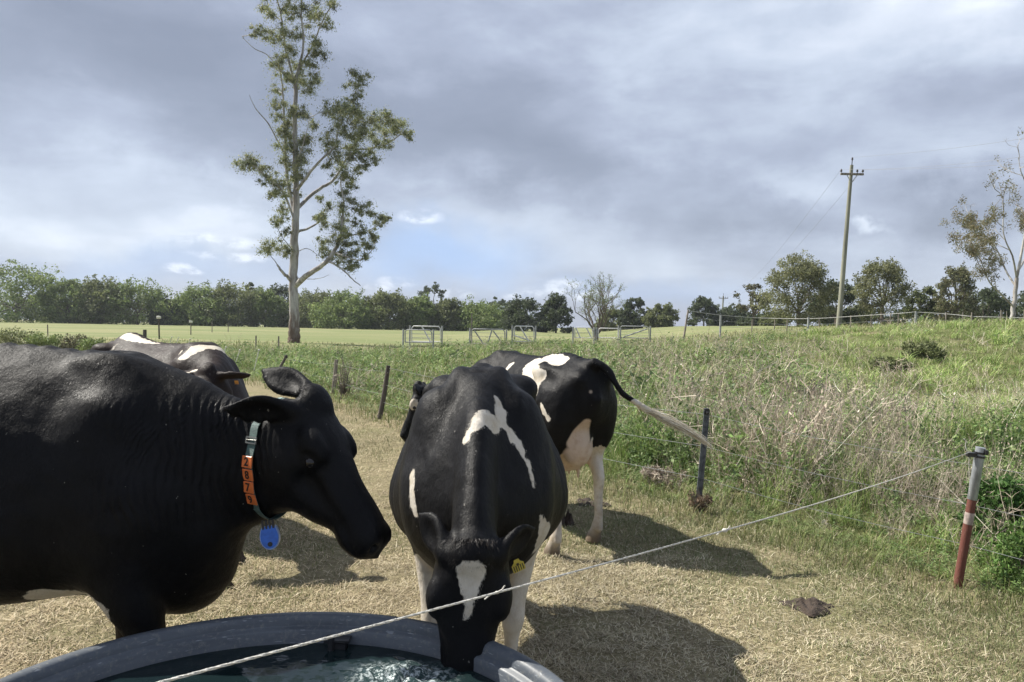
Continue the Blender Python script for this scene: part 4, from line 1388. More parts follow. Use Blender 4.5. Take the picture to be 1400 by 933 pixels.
tail3 = [(-1.46, 0.0, 1.34), (-1.56, 0.0, 1.365)] + [to_local(at(px, py, Y), C3, yaw3) for px, py, Y in ((829, 506, 5.50), (839, 520, 5.46), (851, 538, 5.44), (872, 552, 5.42), (892, 565, 5.42))]
WT = [to_local(at(px, py, Y), C3, yaw3) for px, py, Y in ((868, 550, 5.43), (896, 567, 5.42))]
sw3 = [to_local(at(px, py, Y), C3, yaw3) for px, py, Y in ((864, 549, 5.43), (888, 562, 5.42), (914, 575, 5.42), (941, 589, 5.41), (974, 612, 5.40))]
cow3, body3, w3, H3, P3, s3 = make_cow(dict(
    xs=axis(-1.95, 1.30, [(1.30, 0.013)]), ys=axis(-0.95, 1.05, [(1.05, 0.0125)]), zs=axis(-0.02, 1.55, [(1.55, 0.0125)]),
    loc=C3, yaw=yaw3, mat=coat_pied, hair=60000, hair_w=0.0024, fat=0.80, back=[1.37, 1.36, 1.36, 1.38, 1.40, 1.375], nar=0.05, hook=1.2,
    neck=[(0.02, 0, 1.12, 0.17, 0.26), (0.24, 0.10, 1.08, 0.125, 0.22), (0.33, 0.27, 1.03, 0.098, 0.18), (0.38, 0.47, 0.98, 0.085, 0.15), (0.40, 0.56, 0.96, 0.08, 0.13)],
    neck_lat=(1, 0.4, 0),
    head=dict(pos=to_local((-0.88, 7.30, 1.03), C3, yaw3), fwd=(0.10, 0.35, -0.93), up=(0.50, 0.80, 0.35), scale=0.92,
              ears=[((-0.8, 0.5, 0.2), (0.5, 0.5, -0.4), 0.17), ((0.8, -0.5, 0.2), (0.5, 0.5, -0.2), 0.17)]),
    legs={'hl': (-0.20, 0.12), 'hr': (0.0, 0.0), 'fl': (0.1, 0), 'fr': (-0.1, 0)},
    tail=tail3, udder_scale=1.0, udder_z=0.05, hock=0.055,
    patch=[((-0.80, 0.15, 1.34), (-1.0, 0.25, 1.23), 0.09), ((-0.98, 0.12, 1.36), (-1.25, 0.12, 1.37), 0.11, 0.075), ((-1.05, 0.21, 1.30), (-1.20, 0.24, 1.24), 0.13, 0.085), ((-1.21, 0.28, 1.22), (-1.24, 0.30, 1.13), 0.05, 0.02),
           ((-0.41, 0.15, 1.31), (-0.43, 0.20, 1.19), 0.045), ((-1.33, 0.31, 1.06), (-1.42, 0.30, 0.96), 0.012, 0.024), ((-1.40, -0.155, 0.62), (-1.36, -0.155, 0.05), 0.12),
           ((-1.44, -0.05, 0.78), (-1.38, -0.11, 0.60), 0.05, 0.09), ((-1.5, 0.28, 0.45), (-1.57, 0.33, 0.05), 0.13), ((0, 0.2, 0.5), (0, 0.2, 0.0), 0.14), ((0, -0.2, 0.5), (0, -0.2, 0.0), 0.14), ((0.58, 0.66, 0.87), 0.055), (WT[0], WT[1], 0.035)],
    pink=[((-1.605, 0.052, 1.165), 0.015), ((-1.56, 0.05, 0.93), (-1.44, 0.06, 0.80), 0.040, 0.10), ((-1.40, 0.03, 0.72), (-1.05, 0.0, 0.56), 0.13, 0.24)],
    extra=[(((-1.40, 0.035, 0.76), (0.11, 0.115, 0.17)), dict(k=0.05))], head_black=False,
    head_patch=[], tuft=0,
    switch=sw3, switch_n=520, switch_r=0.030,
    switch_cols=[(0.74, 0.69, 0.57), (0.80, 0.76, 0.66), (0.60, 0.52, 0.38)]))
tag(cow3, 'black and white cow with rump towards us, white tail swung out right', 'cow', 'cows in the paddock')

# ------------------------------------------------------------------ cow 4: brownish cow behind the left one
C4 = Vector((-2.35, 5.85, 0))
cow4, body4, w4, H4, P4, s4 = make_cow(dict(
    xs=axis(-1.80, 1.05, [(1.05, 0.0135)]), ys=axis(-0.75, 0.55, [(0.55, 0.0125)]), zs=axis(-0.02, 1.55, [(1.55, 0.012)]),
    loc=C4, yaw=math.atan2(-0.62, 0.78), mat=coat_brown, hair=50000, hair_w=0.0026, hair_lo=(-9, -9, 0.9), hair_cols=[(0.040, 0.025, 0.019), (0.055, 0.036, 0.028), (0.024, 0.016, 0.013)], fat=0.98, back=[1.41, 1.405, 1.41, 1.43, 1.475, 1.41],
    neck=[(0.02, 0, 1.14, 0.17, 0.25), (0.22, -0.06, 1.14, 0.13, 0.22), (0.38, -0.17, 1.12, 0.11, 0.17), (0.44, -0.26, 1.12, 0.10, 0.15)],
    head=dict(pos=(0.58, -0.29, 1.275), fwd=(0.15, -0.72, -0.68), up=(0.1, -0.6, 0.8), scale=1.0,
              ears=[((0.75, 0.60, 0.15), (-0.3, 0.1, 0.9), 0.22), ((-0.78, -0.60, 0.15), (0.3, 0.1, 0.9), 0.20)]),
    legs={'hl': (0.12, 0), 'hr': (-0.1, 0)},
    patch=[((-1.14, -0.06, 1.45), (-0.62, -0.03, 1.42), 0.055, 0.018), ((-1.07, -0.12, 1.43), (-1.02, -0.24, 1.34), 0.012), ((0.05, -0.20, 1.34), (0.08, -0.12, 1.41), 0.03, 0.05),
           ((0.08, -0.12, 1.41), (0.12, 0.0, 1.43), 0.05, 0.045), ((0.12, 0.0, 1.43), (0.08, 0.15, 1.37), 0.045, 0.025), ((-0.07, -0.22, 1.33), (-0.02, -0.10, 1.415), 0.012),
           ((0.45, -0.38, 1.26), (0.46, -0.29, 1.268), 0.034)], head_black=False,
    head_patch=[], tuft=0))
EARTAG4 = (0.785, -0.203, 1.20)
tag(cow4, 'brown-black and white cow half hidden behind the all-black cow, white shoulder band', 'cow', 'cows in the paddock')


# ------------------------------------------------------------------ collar, number tiles and pendant of cow 1
mat_strap = simple_mat('collar_webbing', (0.10, 0.17, 0.16), 0.6, 0.3, 60.0, bump=0.4, col2=(0.05, 0.09, 0.085), stretch=(1, 1, 6))
mat_strap_light = simple_mat('collar_edge_webbing', (0.34, 0.46, 0.44), 0.55, 0.2, 60.0, bump=0.3)
mat_orange = simple_mat('orange_plastic', (0.78, 0.20, 0.055), 0.38, 0.12, 40.0, col2=(0.62, 0.15, 0.04))
mat_digit = simple_mat('black_digit', (0.02, 0.015, 0.012), 0.6, 0.3, 60.0)
mat_steel = simple_mat('buckle_steel', (0.55, 0.55, 0.52), 0.35, 0.2, 60.0, metal=1.0)
mat_blue = simple_mat('blue_plastic', (0.035, 0.16, 0.62), 0.30, 0.15, 30.0, col2=(0.03, 0.12, 0.48))
mat_bluelight = simple_mat('pale_blue_rim', (0.25, 0.36, 0.62), 0.3, 0.15, 30.0)
mat_blackplastic = simple_mat('black_plastic', (0.02, 0.02, 0.022), 0.35, 0.2, 30.0)

dg = bpy.context.evaluated_depsgraph_get()


def surf_hit(ob, o, d):
    """first hit of a ray (object coordinates) on a mesh object"""
    ok, loc, nor, i = ob.ray_cast(Vector(o), Vector(d))
    return (loc, nor) if ok else (None, None)


def ring_on(ob, centre, nrm, start, n=96, off=0.004, sweep=(0, 360), rmax=0.235):
    """points around ob in the plane through centre with normal nrm"""
    nrm = Vector(nrm).normalized()
    a = (Vector(start) - nrm * Vector(start).dot(nrm)).normalized()
    b_ = nrm.cross(a)
    out_ = []
    for k in range(n):
        an = R(sweep[0] + (sweep[1] - sweep[0]) * k / n)
        d = a * math.cos(an) + b_ * math.sin(an)
        loc, nor = surf_hit(ob, Vector(centre) + d * 0.6, -d)
        if loc is None: loc = Vector(centre) + d * 0.2; nor = d
        out_.append((loc + d * off, d))
    # smooth radii so the strap bridges hollows
    r_ = np.array([(p - Vector(centre)).length for p, d in out_])
    med = np.median(r_)
    r_ = np.minimum(r_, rmax)
    for _ in range(6):
        r_ = np.maximum(r_, 0.5 * r_ + 0.25 * (np.roll(r_, 1) + np.roll(r_, -1)))
    return [(Vector(centre) + d * rr, d) for (p, d), rr in zip(out_, r_)]


def strap_mesh(pts, nrm, width, thick, closed=True):
    nrm = Vector(nrm).normalized()
    vs = []
    for p, d in pts:
        for w_, t_ in ((-width / 2, 0), (width / 2, 0), (width / 2, thick), (-width / 2, thick)):
            vs.append(p + nrm * w_ + d * t_)
    n = len(pts)
    fs = []
    for i in range(n if closed else n - 1):
        j = (i + 1) % n
        for k in range(4):
            k2 = (k + 1) % 4
            fs.append((i * 4 + k, j * 4 + k, j * 4 + k2, i * 4 + k2))
    if not closed: fs += [(0, 1, 2, 3), tuple((n - 1) * 4 + k for k in (3, 2, 1, 0))]
    mb = MB(); mb.add(vs, fs)
    return mb


# the collar lies in a plane through the neck close behind the jaw: slanting forward at the throat
cen = Vector((COLLAR_C[0], COLLAR_C[1], COLLAR_C[2]))
cn = Vector(COLLAR_N).normalized()
ring = ring_on(body1, cen, cn, (0, 0, 1), 120, 0.005)
# orientation: make the list run from the crest of the neck down the side facing the camera (-y)
if ring[30][1].y > 0: ring = [ring[0]] + ring[:0:-1]
collar = strap_mesh(ring, cn, 0.036, 0.004).build('collar', mat_strap, cow1, smooth=False)
strap_mesh([(p + d * 0.0045, d) for p, d in ring[-16:] + ring[:9]], cn, 0.010, 0.0015, False).build('pale_stripe', mat_strap_light, collar, smooth=False)


def arc_pos(frac):
    i = frac * len(ring); k = int(i) % len(ring); t = i - int(i)
    p = ring[k][0].lerp(ring[(k + 1) % len(ring)][0], t); d = ring[k][1].lerp(ring[(k + 1) % len(ring)][1], t).normalized()
    tan = (ring[(k + 1) % len(ring)][0] - ring[k - 1][0]).normalized()
    nn = tan.cross(cn).normalized()
    if nn.dot(d) < 0: nn = -nn
    return p, nn, tan


def frac_at_z(z):
    """fraction of the ring on the camera side where it passes height z"""
    for k in range(4, len(ring) // 2):
        if ring[k][0].z >= z > ring[k + 1][0].z:
            return (k + (ring[k][0].z - z) / (ring[k][0].z - ring[k + 1][0].z)) / len(ring)
    return 0.25


def text_mesh(ch, size):
    cu = bpy.data.curves.new('digit', 'FONT')
    cu.body = ch; cu.size = size; cu.align_x = 'CENTER'; cu.align_y = 'CENTER'; cu.extrude = 0.0006; cu.offset = size * 0.018
    cu.resolution_u = 4
    to = bpy.data.objects.new('digit', cu)
    COL.objects.link(to)
    dgx = bpy.context.evaluated_depsgraph_get()
    me = bpy.data.meshes.new_from_object(to.evaluated_get(dgx))
    bpy.data.objects.remove(to)
    return me


zt = COLLAR_TILE_Z
fr = frac_at_z(zt)
step = None
length_acc = 0.0
TS = 0.045
for ch in '2879':
    # advance along the ring by the tile size
    p, nn, tan = arc_pos(fr)
    side_ax = nn.cross(tan).normalized()       # across the strap
    if side_ax.dot(cn) < 0: side_ax = -side_ax
    # tile frame: x across (towards the head), y up the strap, z outwards
    y_ax = -tan
    x_ax = y_ax.cross(nn).normalized()
    Rm = Matrix((x_ax, y_ax, nn)).transposed()
    tile = MB(); tile.box((0, 0, 0), (0.049, TS - 0.003, 0.007), bev=0.002)
    M4 = Rm.to_4x4(); M4.translation = p + nn * 0.0085
    to = tile.build('number_tile', mat_orange, collar, smooth=False)
    to.matrix_basis = M4
    me = text_mesh(ch, 0.042)
    me.transform(Matrix.Translation((0, 0, 0.0046)))
    me.transform(M4)
    link('digit', me, mat_digit, collar)
    # next tile
    acc = 0
    while acc < TS:
        p0 = arc_pos(fr)[0]; fr += 0.0008; acc += (arc_pos(fr)[0] - p0).length
# buckle above the tiles
p, nn, tan = arc_pos(frac_at_z(zt + 0.075))
x_ax = (-tan).cross(nn).normalized(); Rm = Matrix((x_ax, -tan, nn)).transposed()
mb = MB()
for cx_, cy_, sx_, sy_ in ((0, 0.010, 0.05, 0.005), (0, -0.010, 0.05, 0.005), (0.024, 0, 0.005, 0.022), (-0.024, 0, 0.005, 0.022)):
    mb.box((cx_, cy_, 0.0), (sx_, sy_, 0.005))
mb.tube([(-0.02, 0.0, 0.003), (0.03, 0.002, 0.004)], 0.0022, 6)
bo = mb.build('buckle', mat_steel, collar)
M4 = Rm.to_4x4(); M4.translation = p + nn * 0.008; bo.matrix_basis = M4
# blue transponder hanging at the bottom of the collar
low = min(ring, key=lambda q: q[0].z + q[0].y * 0.25)[0]
pend = empty('pendant', low + Vector((0.010, -0.035, 0.012)))
pend.parent = collar
pend.rotation_euler = (R(-6), R(-9), R(6))
prof = []
for k in range(40):
    an = 2 * math.pi * k / 40
    x_, z_ = 0.034 * math.cos(an), 0.050 * math.sin(an)
    x_ *= 1.0 - 0.12 * math.sin(an)
    if z_ > 0.030: z_ = 0.030 + (z_ - 0.030) * 0.35
    prof.append((x_, z_ - 0.062))
def slab_prof(pr, y0, y1, sc=1.0, c=(0, -0.062)):
    q = [((x_ - c[0]) * sc + c[0], (z_ - c[1]) * sc + c[1]) for x_, z_ in pr]
    n = len(q)
    vs = [(x_, y0, z_) for x_, z_ in q] + [(x_, y1, z_) for x_, z_ in q]
    fs = [tuple(range(n)), tuple(reversed(range(n, 2 * n)))] + [(k, n + k, n + (k + 1) % n, (k + 1) % n) for k in range(n)]
    return vs, fs
mb = MB(); mb.add(*slab_prof(prof, -0.016, 0.006)); mb.build('shell', mat_bluelight, pend, smooth=False)
mb = MB(); mb.add(*slab_prof(prof, -0.0195, -0.0165, 0.90)); mb.build('face', mat_blue, pend, smooth=False)
mb = MB(); mb.add(*slab_prof(prof, 0.0065, 0.018, 0.97)); mb.build('back_case', mat_blackplastic, pend, smooth=False)
mb = MB(); mb.lathe([(0.0, 0.0), (0.0085, 0.0), (0.0085, 0.002), (0, 0.002)], n=20)
o = mb.build('hole', mat_blackplastic, pend); o.rotation_euler = (R(90), 0, 0); o.location = (0, -0.0196, -0.092)
mb = MB()
for k in (-0.018, -0.006, 0.006, 0.018): mb.box((k, -0.012, -0.022), (0.008, 0.016, 0.034), bev=0.002)
mb.build('clip', mat_blackplastic, pend, smooth=False)

# ear tag of cow 2 (hangs under her left ear), ear tags of cow 4
mat_yellow = simple_mat('yellow_tag', (0.55, 0.44, 0.07), 0.4, 0.15, 30.0)
mat_tagprint = simple_mat('tag_print', (0.03, 0.03, 0.03), 0.5, 0.2, 30.0)
tgp = Vector(EARTAG2)
tg = empty('ear_tag', tgp + Vector((0, -0.014, 0))); tg.parent = cow2; tg.scale = (0.85, 0.85, 0.85)
tg.rotation_euler = (R(14), R(-22), R(90 + 12))
mb = MB()
pr = [(-0.010, 0.012), (0.010, 0.012), (0.013, 0.0), (0.025, -0.010), (0.025, -0.042), (-0.025, -0.042), (-0.025, -0.010), (-0.013, 0.0)]
mb.add(*slab_prof(pr, -0.001, 0.001, 1.0, (0, 0))); mb.build('tag_plate', mat_yellow, tg, smooth=False)
mb = MB()
for k in range(5): mb.box((-0.018 + k * 0.009, -0.0016, -0.026), (0.004, 0.0008, 0.026))
mb.box((0, -0.0016, -0.010), (0.010, 0.0008, 0.010))
mb.build('tag_marks', mat_tagprint, tg, smooth=False)
o = MB(); o.box((0, 0, 0), (0.026, 0.002, 0.030), bev=0.0006)
t4 = o.build('ear_tag', simple_mat('orange_tag', (0.55, 0.25, 0.05), 0.45), cow4); t4.location = EARTAG4; t4.rotation_euler = (R(30), 0, R(40))

# ------------------------------------------------------------------ round stock tank
TC = Vector((-0.61, 1.82, 0)); TR = 0.865
mat_tank, nt, b, out = new_mat('blue_grey_tank_plastic')
oc = nt.node('ShaderNodeTexCoord').outputs['Object']
n1 = nt.noise(nt.mapping(oc, scale=(1, 1, 5)), 6.0, 5.0, 0.65); n2 = nt.noise(oc, 55.0, 4.0, 0.7)
c = nt.mix(nt.smooth(n1, 0.35, 0.7), (0.090, 0.103, 0.120), (0.062, 0.072, 0.087))
c = nt.mix(nt.math('MULTIPLY', nt.smooth(n2, 0.50, 0.72), 0.5), c, (0.22, 0.215, 0.19))
scr = nt.smooth(nt.noise(nt.mapping(oc, scale=(3, 3, 30), rot=(0.3, 0.2, 0.5)), 6.0, 2.0), 0.66, 0.70)
c = nt.mix(nt.math('MULTIPLY', scr, 0.6), c, (0.30, 0.32, 0.34))
nt.link(c, b.inputs['Base Color'])
nt.link(nt.math('ADD', 0.33, nt.math('MULTIPLY', n2, 0.25)), b.inputs['Roughness'])
nt.link(nt.bump(n2, 0.15, 0.003), b.inputs['Normal'])
tank = empty('stock_tank', TC)
tag(tank, 'large round blue-grey plastic stock tank full of water in the foreground', 'water tank')
mb = MB()
mb.lathe([(0.0, 0.02), (TR - 0.09, 0.02), (TR - 0.08, 0.0), (TR - 0.05, 0.0), (TR - 0.035, 0.50), (TR - 0.005, 0.525)], n=128)
mb.build('outer_wall', mat_tank, tank)
mb = MB()
mb.lathe([(TR - 0.005, 0.525), (TR + 0.004, 0.535), (TR + 0.004, 0.575), (TR - 0.004, 0.592), (TR - 0.018, 0.600), (TR - 0.040, 0.602), (TR - 0.052, 0.596), (TR - 0.058, 0.584), (TR - 0.061, 0.570)], n=128)
rim = mb.build('rim', mat_tank, tank)
mb = MB()
mb.lathe([(TR - 0.061, 0.570), (TR - 0.066, 0.565), (TR - 0.078, 0.563), (TR - 0.084, 0.556), (TR - 0.087, 0.47), (TR - 0.118, 0.10), (TR - 0.15, 0.04), (0.0, 0.035)], n=128)
mb.build('inner_wall', mat_tank, tank)
# pipe bracket on the far inner wall
va = math.atan2(math.sqrt(max(0.0, (TR - 0.12) ** 2 - 0.05 ** 2)), 0.05)
fx = Vector((0.045, TR - 0.100, 0))
mb = MB()
mb.box(fx + Vector((0, -0.018, 0.475)), (0.060, 0.036, 0.13), bev=0.004)
mb.box(fx + Vector((0, -0.020, 0.545)), (0.085, 0.045, 0.012), bev=0.002)
mb.tube([fx + Vector((-0.018, -0.04, 0.56)), fx + Vector((-0.018, -0.04, 0.30))], 0.011, 12)
mb.build('inlet_bracket', mat_blackplastic, tank, smooth=False)

# water
WZ = 0.518
rr = np.concatenate([np.linspace(0, TR - 0.088, 150)])
aa = np.linspace(0, 2 * np.pi, 361)[:-1]
RR, AA = np.meshgrid(rr, aa, indexing='ij')
WX = TC.x + RR * np.cos(AA); WY = TC.y + RR * np.sin(AA)
mzx, mzy = WATER_HIT
D = np.hypot(WX - mzx, WY - mzy)
hgt = 0.0022 * np.sin(D * 95 - 0.6) * np.exp(-D * 3.2) * (D > 0.03)
hgt += (vnoise(WX, WY, 0.06, 2) - 0.5) * 0.0022 + (vnoise(WX, WY, 0.14, 7) - 0.5) * 0.006
D2 = np.hypot((WX - (mzx - 0.19)) / 1.5, WY - mzy - 0.02)
hgt += np.exp(-(D2 / 0.10) ** 2) * ((vnoise(WX, WY, 0.022, 12) - 0.5) * 0.030 + (vnoise(WX, WY, 0.010, 15) - 0.5) * 0.012 + 0.002)
hgt *= sstep(TR - 0.088 - RR, 0.0, 0.02)
ii = np.arange(RR.size).reshape(RR.shape)
Fq = np.stack([ii[:-1, :], ii[1:, :], np.roll(ii, -1, 1)[1:, :], np.roll(ii, -1, 1)[:-1, :]], -1).reshape(-1, 4)[360:]
tri = np.stack([ii[0, :], ii[1, :], np.roll(ii, -1, 1)[1, :]], -1)
foam = np.exp(-(D2 / 0.115) ** 2)
me = np_mesh('water', np.stack([WX, WY, WZ + hgt], -1).reshape(-1, 3), [Fq, tri], True, attrs={'foam': foam.ravel()})
mw, nt, b, out = new_mat('tank_water')
pos = nt.node('ShaderNodeNewGeometry').outputs['Position']
fo = nt.attr('foam').outputs['Fac']
fn = nt.noise(pos, 55.0, 5.0, 0.7)
fmask = nt.math('MULTIPLY', nt.smooth(fn, 0.46, 0.62), nt.smooth(fo, 0.25, 0.75))
deep = nt.mix(nt.smooth(nt.noise(pos, 3.0, 3.0), 0.3, 0.7), (0.006, 0.013, 0.015), (0.010, 0.019, 0.020))
deep = nt.mix(nt.smooth(fo, 0.1, 0.9), deep, (0.03, 0.052, 0.052))
nt.link(nt.mix(fmask, deep, (0.42, 0.47, 0.47)), b.inputs['Base Color'])
nt.link(nt.math('ADD', 0.025, nt.math('MULTIPLY', fmask, 0.35)), b.inputs['Roughness'])
b.inputs['IOR'].default_value = 1.33
rip = nt.noise(nt.mapping(pos, scale=(1, 1.4, 1)), 26.0, 3.0, 0.5, 0.4)
nt.link(nt.bump(rip, 0.15, 0.008), b.inputs['Normal'])
tag(link('water', me, mw), kind='structure')

# ------------------------------------------------------------------ white rope from the steel post across the tank
mat_rope = simple_mat('white_rope', (0.66, 0.64, 0.58), 0.8, 0.2, 160.0, bump=0.6)
post_top = at(1341, 612, 4.85)
A = at(1327, 618, 4.84); Bp = at(220, 933, 1.0)
e_ = (Bp - A)
pts = []
for k in range(61):
    t = k / 60 * 1.25
    p = A + e_ * t
    p = p + Vector((0, 0, -0.030 * math.sin(math.pi * min(t, 1.0))))
    pts.append(p)
mb = MB()
# two twisted strands so that the rope reads as rope close up
fine_ = []
for k in range(len(pts) - 1):
    for j in range(12): fine_.append(pts[k].lerp(pts[k + 1], j / 12))
dr_ = e_.normalized(); n1_ = dr_.cross(Vector((0, 0, 1))).normalized(); n2_ = dr_.cross(n1_)
for ph in (0.0, 2 * math.pi / 3, 4 * math.pi / 3):
    s_ = []
    for k, p in enumerate(fine_):
        an = ph + k * 0.9
        s_.append(p + (n1_ * math.cos(an) + n2_ * math.sin(an)) * 0.0010)
    mb.tube(s_, 0.0014, 5)
rope = empty('rope', A)
tag(rope, 'white rope stretched from the grey and red steel post across the water tank', 'rope')
o = mb.build('strand', mat_rope, rope); o.matrix_parent_inverse = Matrix.Translation(-A)
for (px, py) in ((991, 719), (680, 794)):
    # knots on the rope
    best = min(fine_, key=lambda p: abs((p - Vector((0, 0, CAM_H))).dot(_r) / (p - Vector((0, 0, CAM_H))).dot(_f) * F_PX + CX - px))
    mb = MB(); sc_ = 0.007 if px > 900 else 0.0035
    mb.ball((0, 0, 0), sc_, 8, (1.3, 1, 0.9))
    mb.tube([(0, 0, 0), (-0.012, 0, -0.004), (-0.024, 0, -0.014)], 0.0015, 5)
    mb.tube([(0, 0, 0), (0.010, 0, 0.006), (0.015, 0.0, 0.014)], 0.0015, 5)
    k_ = mb.build('knot', mat_rope, rope); k_.location = best - A

# ------------------------------------------------------------------ paddock fence: posts and wires
mat_galv = simple_mat('galvanised_steel', (0.30, 0.32, 0.34), 0.45, 0.25, 25.0, metal=0.35, bump=0.1, stretch=(1, 1, 0.3))
mat_rust = simple_mat('rust_red_paint', (0.135, 0.048, 0.034), 0.8, 0.35, 30.0, bump=0.3, col2=(0.13, 0.04, 0.028), stretch=(1, 1, 0.4))
mat_band = simple_mat('white_paint_band', (0.33, 0.27, 0.24), 0.75, 0.25, 40.0)
mat_dark_steel = simple_mat('dark_picket_steel', (0.13, 0.14, 0.155), 0.5, 0.35, 30.0, metal=0.3, bump=0.2)
mat_wood = simple_mat('weathered_wood', (0.20, 0.175, 0.145), 0.85, 0.4, 16.0, bump=0.5, stretch=(1, 1, 0.15))
mat_darkwood = simple_mat('dark_weathered_wood', (0.075, 0.062, 0.052), 0.85, 0.4, 16.0, bump=0.5, stretch=(1, 1, 0.15))
mat_white_stake = simple_mat('white_fibreglass', (0.58, 0.57, 0.50), 0.6, 0.15, 30.0)
mat_wire = simple_mat('fence_wire', (0.30, 0.31, 0.31), 0.45, 0.2, 30.0, metal=0.6)

fence = empty('wire_fence', at(1310, 803, 4.9))
F0 = fence.location.copy()
tag(fence, 'wire fence on metal posts dividing the bare paddock from the tall weeds', 'fence')


def fpart(mb, name, mat, parent=None, **kw):
    o = mb.build(name, mat, parent or fence, **kw)
    if parent is None: o.matrix_parent_inverse = Matrix.Translation(-F0)
    return o


pb = at(1308, 808, 4.9); pt = post_top
ax = (pt - pb)
mb = MB()
segs = [0, 0.30, 0.60]
mb.tube([pb - ax * 0.05, pb + ax * 0.20, pb + ax * 0.47], 0.027, 20); mb.cur = 1
mb.tube([pb + ax * 0.47, pb + ax * 0.475, pb + ax * 0.545, pb + ax * 0.55], [0.027, 0.0278, 0.0278, 0.027], 20, cap=False); mb.cur = 0
mb.tube([pb + ax * 0.40, pb + ax * 0.64], 0.0266, 20); mb.cur = 2
mb.tube([pb + ax * 0.64, pb + ax * 0.642, pb + ax * 0.97, pb + ax * 1.0], [0.027, 0.0285, 0.0285, 0.0285], 20)
post1 = fpart(mb, 'post', [mat_rust, mat_band, mat_galv])
post1['label'] = 'leaning steel pipe post, grey on top and rust red below with a pale band'
u_ = ax.normalized()
mb = MB()
for f_ in (0.93, 0.955):
    mb.tube([pb + ax * f_, pb + ax * (f_ + 0.014)], 0.033, 16)
mb.box(pb + ax * 0.95 + Vector((-0.055, -0.005, 0.0)), (0.06, 0.03, 0.028), bev=0.004)
mb.box(pb + ax * 0.95 + Vector((0.02, -0.03, 0.02)), (0.02, 0.03, 0.03), bev=0.003)
o = mb.build('insulator', mat_blackplastic, post1, smooth=False)
mb = MB()
q0 = pb + ax * 0.95 + Vector((-0.07, -0.01, 0))
mb.tube([q0, q0 + Vector((-0.02, 0, 0.03)), q0 + Vector((-0.028, 0, 0.055)), q0 + Vector((-0.024, 0, 0.085)), q0 + Vector((-0.038, 0, 0.10))], 0.003, 6)
mb.tube([q0, q0 + Vector((-0.005, 0, 0.03)), q0 + Vector((0.0, 0, -0.10)), q0 + Vector((0.01, 0, -0.26))], 0.0018, 6)
mb.build('loose_tie', mat_rope, post1)
# star picket by the dry brush
pb2 = at(953, 706, 6.8); pt2 = at(966, 561, 6.8)
ax2 = pt2 - pb2


def picket(pb_, pt_, r_, name, mat, cap=None, label=None, parent=None):
    a = (pt_ - pb_)
    u = a.normalized()
    s = u.cross(Vector((0, 1, 0))).normalized(); q = u.cross(s)
    mb = MB()
    for k in range(3):
        an = 2 * math.pi * k / 3 + 0.5
        d = s * math.cos(an) + q * math.sin(an)
        e = u.cross(d)
        P = [pb_ - a * 0.05 + e * 0.003, pb_ - a * 0.05 - e * 0.003, pb_ - a * 0.05 + d * r_ - e * 0.003, pb_ - a * 0.05 + d * r_ + e * 0.003]
        P2 = [p + a * 1.05 for p in P]
        mb.add(P + P2, [(0, 1, 2, 3), (7, 6, 5, 4), (0, 4, 5, 1), (1, 5, 6, 2), (2, 6, 7, 3), (3, 7, 4, 0)])
    o = fpart(mb, name, mat, smooth=False)
    if label: o['label'] = label
    if cap:
        mb = MB(); mb.box(pt_ - u * 0.01, (0.045, 0.04, 0.055), bev=0.006); mb.box(pt_ - u * 0.02 + Vector((0, -0.035, 0)), (0.02, 0.05, 0.018), bev=0.003)
        mb.build('cap', cap, o, smooth=False)
    return o


picket(pb2, pt2, 0.030, 'post', mat_dark_steel, mat_blackplastic, 'dark steel picket with a black plastic cap beside the tail of the rear cow')
pb3 = at(518, 578, 13.2); pt3 = at(531, 500, 13.2)
mb = MB(); mb.tube([pb3, pb3.lerp(pt3, 0.5) + Vector((0.01, 0, 0)), pt3], [0.045, 0.042, 0.036], 10); mb.tube([pt3 - Vector((0, 0, 0.12)), pt3 + Vector((0.0, -0.05, -0.14))], 0.02, 6)
o = fpart(mb, 'post', mat_darkwood); o['label'] = 'thin dark wooden post leaning right where the weeds meet the dry grass'
pb4 = at(455, 545, 17.9); pt4 = at(460, 492, 17.9)
mb = MB(); mb.tube([pb4, pt4], [0.05, 0.042], 8); o = fpart(mb, 'post', mat_wood); o['label'] = 'grey post half hidden in weeds above the black cow\'s head'
pb5 = at(378, 512, 22.0); pt5 = at(391, 488, 22.0)
mb = MB(); mb.tube([pb5, pt5], [0.04, 0.036], 8); mb.box(pt5, (0.08, 0.08, 0.10), bev=0.01); o = fpart(mb, 'post', mat_darkwood); o['label'] = 'short dark post leaning behind the black cow\'s ear'
ftop = [pt + (pt - pb) * -0.09, pt2, pt3, pt4, pt5]
fbase = [pb, pb2, pb3, pb4, pb5]
# an out-of-frame post to carry the wires on the right
pbn = Vector((5.0, 1.2, 0.0)); ptn = Vector((5.02, 1.2, 0.92))
mb = MB(); mb.tube([pbn, ptn], 0.03, 14); o = fpart(mb, 'post', mat_galv); o['label'] = 'plain grey steel post beyond the right edge'
ftop = [ptn] + ftop; fbase = [pbn] + fbase
for i in range(len(ftop) - 1):
    for fz in ((0.96, 0.66, 0.36) if i < 3 else (0.9, 0.5)):
        a = fbase[i].lerp(ftop[i], fz); b_ = fbase[i + 1].lerp(ftop[i + 1], fz)
        mb = MB(); L = (b_ - a).length
        mb.tube([a.lerp(b_, k / 10) - Vector((0, 0, 0.012 * L * math.sin(math.pi * k / 10) * 0.8)) for k in range(11)], 0.0016 if i < 2 else 0.0022, 5)
        fpart(mb, 'wire', mat_wire)

